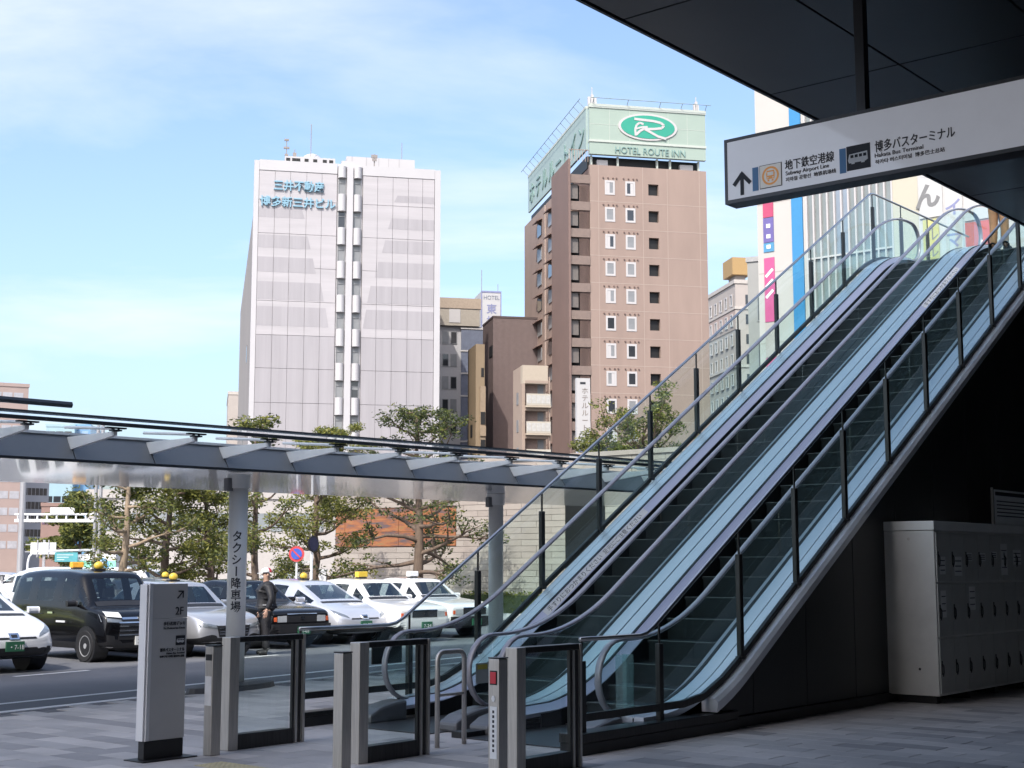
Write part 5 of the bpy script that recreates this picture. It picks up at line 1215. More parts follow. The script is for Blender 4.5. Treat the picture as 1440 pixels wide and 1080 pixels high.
# stations: x, z bottom, half width low, belt z, half width belt, top z, half width top
SHAPES = {
 'hatch': dict(L=4.46, st=[(-2.23, .50, .55, .72, .52, .80, .42), (-2.17, .32, .78, .98, .74, 1.06, .56), (-1.85, .24, .86, 1.03, .82, 1.27, .60), (-1.25, .20, .87, 1.00, .85, 1.43, .61), (-.55, .19, .875, .98, .86, 1.49, .62), (-.48, .19, .875, .98, .86, 1.49, .62), (.28, .19, .875, .95, .86, 1.44, .61), (.36, .19, .875, .945, .86, 1.42, .605), (1.34, .20, .87, .89, .84, .95, .72), (1.42, .20, .87, .88, .83, .93, .71), (1.85, .22, .85, .78, .80, .83, .64), (2.10, .25, .79, .66, .73, .71, .56), (2.22, .33, .62, .54, .56, .58, .44)],
             win=(2, 7), pil=[4, 6], ws=7, rw=(1, 2), wheels=(1.38, -1.32), r=.315, belt=.93),
 'van': dict(L=3.70, st=[(-1.85, .40, .66, .80, .64, .88, .56), (-1.82, .28, .80, 1.02, .79, 1.60, .62), (-1.70, .22, .835, 1.02, .825, 1.70, .66), (-.95, .20, .835, 1.01, .83, 1.735, .67), (-.88, .20, .835, 1.01, .83, 1.735, .67), (.02, .20, .835, 1.00, .83, 1.73, .67), (.10, .20, .835, 1.00, .83, 1.725, .67), (.66, .20, .835, .99, .825, 1.68, .66), (.72, .20, .835, .99, .825, 1.66, .655), (1.18, .21, .83, .98, .81, 1.05, .72), (1.25, .21, .83, .97, .81, 1.03, .72), (1.60, .22, .82, .92, .78, .97, .68), (1.78, .24, .78, .80, .73, .86, .63), (1.85, .32, .68, .62, .64, .68, .56)],
             win=(2, 8), pil=[3, 5, 7], ws=8, rw=(1, 2), wheels=(1.22, -1.27), r=.30, belt=1.0),
 'sedan': dict(L=4.62, st=[(-2.31, .42, .72, .72, .70, .78, .62), (-2.28, .30, .82, .90, .80, .97, .72), (-2.0, .26, .845, .93, .82, .99, .74), (-1.35, .22, .85, .94, .83, 1.01, .75), (-1.25, .22, .85, .945, .83, 1.03, .73), (-.88, .20, .85, .94, .835, 1.44, .62), (-.35, .20, .85, .94, .835, 1.50, .62), (-.28, .20, .85, .94, .835, 1.50, .62), (.42, .20, .85, .935, .835, 1.47, .61), (.50, .20, .85, .935, .835, 1.455, .605), (1.02, .20, .85, .93, .825, 1.00, .74), (1.10, .20, .85, .92, .82, .98, .74), (1.75, .22, .845, .87, .81, .925, .73), (2.20, .25, .83, .80, .79, .86, .72), (2.29, .30, .80, .74, .77, .80, .70), (2.31, .40, .74, .66, .71, .72, .64)],
             win=(4, 9), pil=[6, 8], ws=9, rw=(4, 5), wheels=(1.38, -1.36), r=.305, belt=.94),
}
SHAPES['saloon'] = dict(SHAPES['sedan']); SHAPES['saloon']['st'] = [(x * .99, zb, w, zb2 - .03, wb - .01, zt - .03 * (zt < 1.2), wt - .02) for (x, zb, w, zb2, wb, zt, wt) in SHAPES['sedan']['st']]
st_ = SHAPES['saloon']['st']; st_[-1] = (2.28, .36, .58, .56, .54, .61, .44); st_[-2] = (2.20, .27, .74, .68, .68, .73, .58); st_[-3] = (2.02, .24, .81, .77, .75, .82, .66)
def build_shell(kind):
    s = SHAPES[kind]; st = s['st']; rings = []
    for (x, zb, w, zl, wb, zt, wt) in st:
        half = [(0, zb), (w * .86, zb), (w, zb + .12), (w * 1.0, zb + (zl - zb) * .62), (wb, zl - .015), (wb - .006, zl + .02 if zt - zl > .1 else zl + .3 * (zt - zl)), (wt + .02, zt - .06 if zt - zl > .12 else zl + .7 * (zt - zl)), (wt - .10, zt - .008), (0, zt)]
        rings.append([(x, y, z) for y, z in half] + [(x, -y, z) for y, z in half[-2:0:-1]])
    n = len(rings[0]); me = bpy.data.meshes.new('shell'); V = [p for r in rings for p in r]; Fc = []; M = []
    w0, w1 = s['win']
    for i in range(len(rings) - 1):
        for k in range(n):
            a, b = i * n + k, i * n + (k + 1) % n; Fc.append((a, b, b + n, a + n)); kk = k if k < 8 else n - 1 - k; mt = 0
            green = w0 <= i < w1 and i not in s['pil']
            if kk == 5 and green: mt = 2
            if kk == 5 and i == s['ws'] : mt = 2
            if kk == 7 and i == s['ws']: mt = 1
            if kk == 7 and s['rw'][0] <= i < s['rw'][1]: mt = 3
            if kk in (0, 1) : mt = 4
            M.append(mt)
    Fc.append(tuple(range(n))[::-1]); M.append(0); Fc.append(tuple(range((len(rings) - 1) * n, len(rings) * n))); M.append(0)
    me.from_pydata(V, [], Fc); me.polygons.foreach_set('material_index', M)
    b = bmesh.new(); b.from_mesh(me); bmesh.ops.recalc_face_normals(b, faces=b.faces); b.to_mesh(me); b.free()
    for i in range(5): me.materials.append(None)
    o = bpy.data.objects.new('shell', me); COL.objects.link(o); md = o.modifiers.new('s', 'SUBSURF'); md.levels = 2; md.render_levels = 2
    dg = bpy.context.evaluated_depsgraph_get(); m2 = bpy.data.meshes.new_from_object(o.evaluated_get(dg)); bpy.data.objects.remove(o)
    return m2
SHELLS = {}
def shell_parts(kind):
    if kind in SHELLS: return SHELLS[kind]
    me = build_shell(kind); V = [v.co.copy() for v in me.vertices]; groups = {}
    for p in me.polygons:
        c = p.center; k = p.material_index
        key = (k, (1 if c.y > 0 else -1) if k == 2 else 0, 0)
        groups.setdefault(key, []).append(tuple(p.vertices))
    bvh = BVHTree.FromPolygons(V, [tuple(p.vertices) for p in me.polygons])
    out = {}
    for key, fs in groups.items():
        used = sorted({i for f in fs for i in f}); mp_ = {i: j for j, i in enumerate(used)}
        m = bpy.data.meshes.new('shell_part'); m.from_pydata([V[i] for i in used], [], [[mp_[i] for i in f] for f in fs]); m.shade_smooth(); out[key] = m
    SHELLS[kind] = (out, bvh); return SHELLS[kind]
_wheel = {}
def wheel_meshes(r, spokes):
    if (r, spokes) in _wheel: return _wheel[(r, spokes)]
    n = 24; mb = MB(); prof = [(r * .66, -.09), (r * .93, -.095), (r, -.06), (r, .06), (r * .93, .095), (r * .66, .09)]
    mb.loft([[(q * cos(2 * pi * k / n), y, q * sin(2 * pi * k / n)) for q, y in prof] for k in range(n)], closed=True)
    t_ = mb.build('tyre', TYRE, recalc=True); tm = t_.data; bpy.data.objects.remove(t_)
    mb = MB(); mb.loft([[(r * .67 * cos(2 * pi * k / n), y, r * .67 * sin(2 * pi * k / n)) for k in range(n)] for y in (.03, .035)]); mb.c = 1
    for k in range(spokes):
        a = 2 * pi * k / spokes; c, s = cos(a), sin(a); w = r * (.15 if spokes < 8 else .085)
        q = [(r * .12, -w), (r * .66, -w * .7), (r * .66, w * .7), (r * .12, w)]
        mb.hexa([(x * c - z * s, .036, x * s + z * c) for x, z in q], [(x * c - z * s, .075, x * s + z * c) for x, z in q])
    mb.loft([[(q * cos(2 * pi * k / n), y, q * sin(2 * pi * k / n)) for q, y in ((r * .62, .04), (r * .68, .04), (r * .68, .088), (r * .62, .088))] for k in range(n)], closed=True)
    mb.loft([[(r * .17 * cos(2 * pi * k / 12), y, r * .17 * sin(2 * pi * k / 12)) for k in range(12)] for y in (.036, .085)])
    t_ = mb.build('rim', [TRIM, RIM]); rm = t_.data; bpy.data.objects.remove(t_)
    _wheel[(r, spokes)] = (tm, rm); return tm, rm
def link(name, me, mat, parent, loc=(0, 0, 0), rz=0.0):
    if mat is not None:
        me = me.copy() if me.users and me.materials and me.materials[0] is not None else me
        me.materials.clear(); me.materials.append(mat)
    o = bpy.data.objects.new(name, me); COL.objects.link(o); o.parent = parent; o.location = loc; o.rotation_euler.z = rz; return o
def car(label, kind, mat, loc, heading, cat='car', name='parked_car', group='taxis and cars parked in the rank', spokes=8, lamp=None, plate=None, details=True, bumper=None, lower=None):
    """heading: azimuth the nose points to"""
    s = SHAPES[kind]; parts, bvh = shell_parts(kind); t = thing(name, label, cat, loc, pi / 2 - heading, group)
    names = {0: 'body', 1: 'windscreen', 2: 'side_windows', 3: 'rear_window', 4: 'underbody'}
    for (k, sd_, _), me in parts.items():
        mt = mat if k == 0 else (TRIM if k == 4 else CGW if k == 1 else CGL)
        link(names[k], me.copy(), mt, t)
    tm, rm = wheel_meshes(s['r'], spokes); r = s['r']
    W = max(q[2] for q in s['st'])
    for x in s['wheels']:
        for sd_ in (1, -1):
            mb = MB(); n = 18; rg = lambda y, q: [(x + q * cos(2 * pi * k / n), y, r + .02 + q * sin(2 * pi * k / n)) for k in range(n)]
            mb.loft([rg(sd_ * (W - .30), r * 1.17), rg(sd_ * (W + .004), r * 1.17)]); mb.build('wheel_arch', TRIM, t)
            w = link('wheel', tm, None, t, (x, sd_ * (W - .075), r)); w.rotation_euler.z = 0 if sd_ > 0 else pi
            link('rim', rm, None, w)
    def front(name, quad, mat_, off=.008, n=5, m=4, side=False, parent=None):
        """quad of (y,z) corners a,b,c,d pressed on to the nose from the front"""
        mb = MB(); ids = []
        for j in range(m + 1):
            row = []
            for i in range(n + 1):
                u, v = i / n, j / m
                y = (quad[0][0] * (1 - u) + quad[1][0] * u) * (1 - v) + (quad[3][0] * (1 - u) + quad[2][0] * u) * v
                z = (quad[0][1] * (1 - u) + quad[1][1] * u) * (1 - v) + (quad[3][1] * (1 - u) + quad[2][1] * u) * v
                h = bvh.ray_cast(Vector((5, y, z)), Vector((-1, 0, 0)))
                x = h[0].x if h[0] is not None else s['st'][-1][0] - .25
                row.append((x, y, z))
            ids.append(row)
        A = [[mb.pt((p[0] + off, p[1], p[2])) for p in row] for row in ids]; B = [[mb.pt((p[0] - .03, p[1], p[2])) for p in row] for row in ids]
        for j in range(m):
            for i in range(n): mb.face((A[j][i], A[j][i + 1], A[j + 1][i + 1], A[j + 1][i]))
        for i in range(n): mb.face((A[0][i], B[0][i], B[0][i + 1], A[0][i + 1])); mb.face((A[m][i], A[m][i + 1], B[m][i + 1], B[m][i]))
        for j in range(m): mb.face((A[j][0], A[j + 1][0], B[j + 1][0], B[j][0])); mb.face((A[j][n], B[j][n], B[j + 1][n], A[j + 1][n]))
        return mb.build(name, mat_, parent or t, smooth=False)
    def flank(name, x0, x1, z0, z1, sd_, mat_, off=.012):
        mb = MB(); q = []
        for (x, z) in ((x0, z0), (x1, z0), (x1, z1), (x0, z1)):
            h = bvh.ray_cast(Vector((x, sd_ * 3, z)), Vector((0, -sd_, 0))); q.append((x, (h[0].y if h[0] is not None else sd_ * W) + sd_ * off, z))
        mb.slab(q, (0, -sd_ * (off + .01), 0)); return mb.build(name, mat_, t)
    for sd_ in (1, -1):
        wx = s['st'][s['ws'] + 1][0] - .35; zb_ = s['belt']
        mb = MB(); mb.loft([[(wx + q * .05 + .02 * (abs(j) > .9), sd_ * (W + .10) + j * .105, zb_ + .09 + k_ * .062) for q, k_ in ((-1, -.8), (.6, -1), (1, -.3), (.9, .5), (.4, .9), (-1, 1))] for j in (-1, -.85, .8, 1)]); mb.box(wx - .03, wx + .02, min(sd_ * (W - .12), sd_ * (W + .02)), max(sd_ * (W - .12), sd_ * (W + .02)), zb_ + .03, zb_ + .06); mb.build('wing_mirror', mat if kind != 'van' else TRIM, t, bevel=.012)
        if details:
            for x in (-.1, -1.0) if kind != 'hatch' else (-.05, -.95): flank('door_handle', x - .10, x + .09, zb_ - .12, zb_ - .085, sd_, CHROME if kind in ('van', 'sedan') else mat, .022)
            for x in ([.72, -.30, -1.22] if kind != 'van' else [.72, -.22, -1.2]): flank('door_seam', x - .010, x + .010, .32, zb_ - .03, sd_, TRIM, .002)
            flank('sill', -1.0, 1.05, s['st'][5][1] + .03, s['st'][5][1] + .10, sd_, TRIM, .006)
    if kind == 'hatch':
        for sd_ in (1, -1): front('headlight', [(sd_ * .46, .60), (sd_ * .76, .70), (sd_ * .76, .80), (sd_ * .50, .66)], LAMP)
        front('grille', [(-.42, .575), (.42, .575), (.40, .605), (-.40, .605)], TRIM); front('lower_grille', [(-.55, .30), (.55, .30), (.42, .43), (-.42, .43)], TRIM)
        front('bumper_lip', [(-.62, .245), (.62, .245), (.60, .285), (-.60, .285)], CHROME if lower else mat, .02)
        for sd_ in (1, -1): front('fog_lamp', [(sd_ * .58, .34), (sd_ * .70, .34), (sd_ * .70, .44), (sd_ * .62, .44)], TRIM)
        b_ = front('badge', [(-.09, .575), (.09, .575), (.09, .675), (-.09, .675)], CHROME, .02); front('badge_inner', [(-.055, .60), (.055, .60), (.055, .65), (-.055, .65)], TRIM, .024, parent=b_)
        pz, pw = .455, .165
    elif kind == 'van':
        for sd_ in (1, -1): front('headlight', [(sd_ * .42, .74), (sd_ * .78, .76), (sd_ * .78, .90), (sd_ * .44, .83)], LAMP)
        front('upper_grille', [(-.42, .80), (.42, .80), (.42, .84), (-.42, .84)], CHROME, .02); front('grille', [(-.52, .42), (.52, .42), (.46, .78), (-.46, .78)], TRIM, .01)
        for z in (.50, .58, .66, .73): front('grille_bar', [(-.50, z), (.50, z), (.50, z + .025), (-.50, z + .025)], CHROME, .02)
        front('badge', [(-.08, .765), (.08, .765), (.08, .85), (-.08, .85)], TRIM, .03)
        for sd_ in (1, -1): front('bumper_corner', [(sd_ * .55, .26), (sd_ * .72, .28), (sd_ * .74, .52), (sd_ * .60, .50)], TRIM, .012); front('chrome_fin', [(sd_ * .60, .25), (sd_ * .74, .26), (sd_ * .74, .30), (sd_ * .60, .29)], CHROME, .03)
        for sd_ in (1, -1): flank('sliding_rail', -1.6, -.4, .86, .88, sd_, TRIM, .01)
        mb = MB(); w_ = .02; mb.box(.30, .95, -.86, -.845, .80, .84) ; o_ = mb.build('door_lettering', TEXTW, t); o_.scale = (.0 or .5, 1, .9); o_.location = (.0, 0, 0.0)
        front('paper_sign', [(-.72, .86), (-.44, .83), (-.44, .93), (-.70, .95)], PLATE_W, .05)
        pz, pw = .40, .165
    else:
        boxy = kind == 'sedan'
        if boxy:
            for sd_ in (1, -1):
                front('headlight', [(sd_ * .42, .585), (sd_ * .66, .585), (sd_ * .66, .715), (sd_ * .42, .725)], LAMPS); front('corner_lamp', [(sd_ * .68, .60), (sd_ * .75, .60), (sd_ * .75, .69), (sd_ * .68, .695)], ORNG)
            front('grille', [(-.40, .58), (.40, .58), (.40, .745), (-.40, .745)], TRIM, .012); front('grille_frame', [(-.41, .735), (.41, .735), (.41, .765), (-.41, .765)], CHROME, .022)
            front('badge', [(-.05, .64), (.05, .64), (.05, .70), (-.05, .70)], CHROME, .028)
            front('bumper', [(-.80, .32), (.80, .32), (.80, .54), (-.80, .54)], bumper or TRIM, .07, n=10)
        else:
            for sd_ in (1, -1): front('headlight', [(sd_ * .36, .56), (sd_ * .72, .60), (sd_ * .74, .70), (sd_ * .38, .63)], LAMP)
            front('grille', [(-.34, .40), (.34, .40), (.40, .62), (-.40, .62)], TRIM, .012)
            for z in (.45, .50, .55): front('grille_bar', [(-.34, z), (.34, z), (.35, z + .015), (-.35, z + .015)], CHROME, .018)
            front('badge', [(-.05, .54), (.05, .54), (.05, .62), (-.05, .62)], CHROME, .028); front('bumper_lip', [(-.66, .27), (.66, .27), (.66, .31), (-.66, .31)], CHROME, .03)
            for sd_ in (1, -1): front('fog_lamp', [(sd_ * .52, .34), (sd_ * .66, .34), (sd_ * .66, .40), (sd_ * .54, .42)], TRIM, .012)
        pz, pw = .40, .165
    if plate:
        h = bvh.ray_cast(Vector((5, 0, pz)), Vector((-1, 0, 0))); x = (h[0].x if h[0] is not None else s['L'] / 2) + (.10 if kind == 'sedan' else .035)
        mb = MB(); mb.box(x - .03, x, -pw, pw, pz - .082, pz + .082); pl = mb.build('number_plate', PLATE_G if plate[1] else PLATE_W, t)
        me = text_mesh(plate[0], .11, .001, width=.24)
        for v in me.vertices: v.co = (x + .002 - v.co.y, v.co.x - .12, pz - .05 + v.co.z)
        link('lettering', me, TEXTW if plate[1] else TEXTD, pl)
    if lamp:
        rx, shape = lamp[0], lamp[1]; zt_ = max(q[5] for q in s['st'])
        h = bvh.ray_cast(Vector((rx, 0, 4)), Vector((0, 0, -1))); z = h[0].z if h[0] is not None else zt_
        mb = MB()
        if shape == 'dome': mb.ball((rx, 0, z + .09), .08, .10, .085, 12, 6)
        else: mb.box(rx - .07, rx + .07, -.16, .16, z + .03, z + .17)
        lp = mb.build('roof_lamp', lamp[2], t, smooth=shape == 'dome', bevel=0 if shape == 'dome' else .02)
        mb = MB(); mb.box(rx - .07, rx + .07, -.12, .12, z - .01, z + .03); mb.build('lamp_base', TRIM, lp)
    # seats, dashboard and wheel behind the glass
    xd = s['st'][s['ws'] + 1][0]; zs = s['belt']; mb = MB()
    for x in ((xd - 1.25, xd - 2.15) if kind != 'van' else (xd - .95, xd - 1.9)):
        for y in (.36, -.36):
            mb.hexa([(x - .10, y - .24, .40), (x + .08, y - .24, .40), (x + .08, y + .24, .40), (x - .10, y + .24, .40)], [(x - .24, y - .20, zs + .14), (x - .14, y - .20, zs + .14), (x - .14, y + .20, zs + .14), (x - .24, y + .20, zs + .14)])
            mb.hexa([(x - .26, y - .12, zs + .17), (x - .17, y - .12, zs + .17), (x - .17, y + .12, zs + .17), (x - .26, y + .12, zs + .17)], [(x - .28, y - .10, zs + .35), (x - .20, y - .10, zs + .35), (x - .20, y + .10, zs + .35), (x - .28, y + .10, zs + .35)])
    mb.build('seats', SEATM, t)
    mb = MB(); mb.box(xd - .55, xd - .08, -.66, .66, .60, zs - .03); mb.tube([(xd - .62 + .05 * sin(a), -.36 + .17 * cos(a), zs + .02 + .15 * sin(a)) for a in [2 * pi * k / 14 for k in range(14)]], .016, 5, closed=True); mb.build('dashboard', TRIM, t)
    # dark cowl at the foot of the windscreen and the bonnet shut line
    def deck_strip(name, x0, x1, y0, y1, off=.006, n=8):
        mb = MB(); A = []
        for i in range(n + 1):
            y = y0 + (y1 - y0) * i / n; row = []
            for x in (x0, x1):
                h = bvh.ray_cast(Vector((x, y, 4)), Vector((0, 0, -1))); row.append((x, y, (h[0].z if h[0] is not None else .9) + off))
            A.append([mb.pt(p) for p in row])
        for a, b in zip(A, A[1:]): mb.face((a[0], a[1], b[1], b[0]))
        return mb.build(name, TRIM, t, recalc=False)
    xw = s['st'][s['ws'] + 1][0]
    deck_strip('cowl', xw - .05, xw + .05, -.62, .62)
    return t
PEARL = paint('pearl_white', (.74, .75, .77)); BLK = pbr('car_gloss_black', (.004, .004, .005), .2, 0, .03, 1, coat=.35, spec=.3); SILV = paint('silver', (.48, .49, .52), .5); WHT = paint('plain_white', (.76, .76, .75)); LIME = paint('lime', (.55, .62, .10)); NAVY = paint('night_blue', (.03, .035, .05)); SILV2 = paint('pale_silver', (.60, .62, .67), .35)
HEAD = radians(133)
hx = Vector((sin(HEAD), cos(HEAD), 0)); left = Vector((-hx.y, hx.x, 0))
def place(fr, kind):            # fr: ground contact of the nose-right wheel (image left), gives the car origin
    s = SHAPES[kind]; W = max(q[2] for q in s['st']); return fr - hx * s['wheels'][0] + left * (W - .075)
def gp(x, y, z=-.125):
    r = FW * 2000 + Vector((1, 0, 0)) * (x - 720) - UPV * (y - 540); k = (z - CAM_H) / r.z; return Vector((0, 0, CAM_H)) + r * k
RW = [Vector((-9.55, 24.35, -.125)), gp(124, 931), Vector((-6.75, 28.9, -.125)), gp(347, 912), gp(444, 906), Vector((-3.28, 34.3, -.125)), Vector((-2.15, 36.4, -.125))]
car('white hatchback at the left photo edge, nose towards the camera, with dark lower grille', 'hatch', PEARL, place(RW[0], 'hatch'), HEAD, plate=('・7-18', True), spokes=10, lower=True)
car('glossy black boxy van with chrome grille bars and yellow roof lamp', 'van', BLK, place(RW[1], 'van'), HEAD, cat='van', name='parked_van', lamp=(.2, 'dome', YLAMP), plate=('30-52', False), spokes=10)
car('silver saloon half hidden behind the white sign pillar', 'saloon', SILV, place(RW[2], 'saloon'), HEAD, plate=('32-2', True), lamp=(.1, 'dome', YLAMP))
car('black square sedan taxi behind the standing attendant', 'sedan', BLK, place(RW[3], 'sedan'), HEAD, plate=('51-03', True), spokes=8)
car('silver white hatchback taxi right of the attendant with dome roof lamp', 'hatch', SILV2, place(RW[4], 'hatch'), HEAD, plate=('11-20', True), lamp=(-.1, 'dome', YLAMP))
car('white square sedan taxi with amber corner lamps and yellow box roof lamp', 'sedan', WHT, place(RW[5], 'sedan'), HEAD, plate=('7-24', True), lamp=(.0, 'box', YLAMP), bumper=WHT, spokes=6)
car('white square sedan taxi with black bumper, rightmost by the hedge', 'sedan', WHT, place(RW[6], 'sedan'), HEAD, plate=('8-61', True), lamp=(.0, 'box', TEXTW), spokes=6)
# the second rank behind, of which mostly the roofs show
G2 = 'cars in the second rank behind the taxis'
back = -hx * 5.6
def second(label, kind, mat, k, dx_, lampdef=None, **kw):
    p = RW[0].lerp(RW[6], k) + back + hx * dx_; return car(label, kind, mat, place(p, kind), HEAD, group=G2, lamp=lampdef, details=False, **kw)
second('lime yellow taxi behind the white hatchback at left edge', 'sedan', LIME, .02, -.3, (.1, 'dome', YLAMP))
second('white saloon with dark windows behind the black van roof', 'saloon', WHT, .30, -1.6)
second('white van whose roof shows above the silver saloon', 'van', WHT, .48, -.6, (.1, 'box', pbr('roof_lamp_orange', (.78, .38, .04), .4)), cat='van', name='parked_van')
second('dark blue sedan behind the lettered column', 'sedan', NAVY, .56, .6)
second('pale hatchback behind the black square taxi', 'hatch', SILV2, .70, -.4, (-.1, 'dome', YLAMP))
for i, (lab, kind, mt, pxx, Y, hd) in enumerate([('far white box van under the pale tower', 'van', WHT, 98, 62, 100), ('far white saloon on the street by the advert box', 'saloon', WHT, 50, 66, 95), ('tiny silver car at the far left road edge', 'hatch', SILV, 12, 70, 95), ('far white van under the second street tree', 'van', WHT, 190, 56, 110)]):
    c = at(pxx, 794, Y); car(lab, kind, mt, Vector((c.x, Y, -.125)), radians(hd), group='cars on the far street', details=False, name='far_car' if kind != 'van' else 'far_van', cat='car' if kind != 'van' else 'van')
c = at(134, 794, 66); t = thing('box_truck', 'white and mint green box truck behind the twin poles', 'truck', (c.x, 66, -.125), radians(-10), None)
lb(-1.0, 1.0, 0, 3.5, .5, 2.3, 'cargo_box', WHT, t, bevel=.04); lb(-1.005, 1.005, -.012, -.002, 1.5, 2.0, 'green_band', pbr('mint_green', (.25, .62, .45), .4), t); lb(-.9, .9, -1.3, -.05, .45, 1.7, 'cab', WHT, t, bevel=.12); lb(-.8, .8, -1.32, -1.301, 1.05, 1.6, 'windscreen', CGL, t)
for x in (-.9, .9):
    for y in (-.8, 2.6): o = link('wheel', wheel_meshes(.36, 6)[0], None, t, (x, y, .36), pi / 2)

# ================================================================== people
SKIN = pbr('skin', (.50, .31, .23), .55, 0, .06, 8); SKIN2 = pbr('skin_tan', (.42, .22, .13), .5, 0, .06, 8); JKT = pbr('down_jacket', (.013, .0135, .017), .62, 0, .2, 5, .3, bscale=14); TRS = pbr('dark_trousers', (.016, .016, .02), .75, 0, .2, 9); SHOE = pbr('boot_dark', (.02, .02, .022), .45)
HELM = pbr('helmet_white', (.75, .75, .76), .3, 0, 0, coat=.5); RED = pbr('helmet_red', (.45, .03, .04), .35); MASK = pbr('mask_white', (.76, .77, .78), .8); REFL = pbr('reflective_grey', (.32, .33, .35), .35, .2, .1); HAIR = pbr('hair_black', (.012, .010, .009), .5); TAN = pbr('tan_cloth', (.60, .34, .17), .8, 0, .12, 9, .2)
def skin_mesh(name, J, E, root, mat, parent, sub=2):
    names = list(J); me = bpy.data.meshes.new(name); me.from_pydata([J[k][0] for k in names], [(names.index(a), names.index(b)) for a, b in E], [])
    o = bpy.data.objects.new(name, me); COL.objects.link(o); md = o.modifiers.new('skin', 'SKIN'); md.use_smooth_shade = True
    sv = me.skin_vertices[0].data
    for i, k in enumerate(names):
        r = J[k][1]; sv[i].radius = (r, r) if not isinstance(r, tuple) else r; sv[i].use_root = (k == root)
    ss_ = o.modifiers.new('sub', 'SUBSURF'); ss_.levels = sub; ss_.render_levels = sub
    dg = bpy.context.evaluated_depsgraph_get(); m2 = bpy.data.meshes.new_from_object(o.evaluated_get(dg)); bpy.data.objects.remove(o); m2.shade_smooth(); m2.name = name
    m2.materials.clear(); m2.materials.append(mat)
    q = bpy.data.objects.new(name, m2); COL.objects.link(q); q.parent = parent; return q
def head_feats(t, hz, yaw=0.0, x0=0.0, skin=SKIN):
    pass
def hand(J, E, base, pre, wrist, dirv, side, curl=.5):
    """five separate fingers: dirv is the hand direction, side the thumb side"""
    d = Vector(dirv).normalized(); s_ = Vector(side).normalized(); n_ = d.cross(s_)
    palm = Vector(wrist) + d * .07; J[pre + 'palm'] = (tuple(palm), (.042, .024)); E.append((base, pre + 'palm'))
    for i, (off, L) in enumerate(((.030, .066), (.010, .075), (-.010, .070), (-.029, .055))):
        k0 = palm + s_ * off + d * .025; k1 = k0 + d * L * .55 + n_ * .012 * curl; k2 = k1 + (d * (1 - curl * .6) + n_ * curl).normalized() * L * .5
        for q, (p, r) in enumerate(((k0, .0105), (k1, .0095), (k2, .0075))): J['%sf%d%d' % (pre, i, q)] = (tuple(p), r)
        E += [(pre + 'palm', '%sf%d0' % (pre, i)), ('%sf%d0' % (pre, i), '%sf%d1' % (pre, i)), ('%sf%d1' % (pre, i), '%sf%d2' % (pre, i))]
    a = palm - d * .025 + s_ * .035; b = a + (d * .7 + s_ * .6 + n_ * .4).normalized() * .045
    J[pre + 't0'] = (tuple(a), .013); J[pre + 't1'] = (tuple(b), .010); E += [(pre + 'palm', pre + 't0'), (pre + 't0', pre + 't1')]
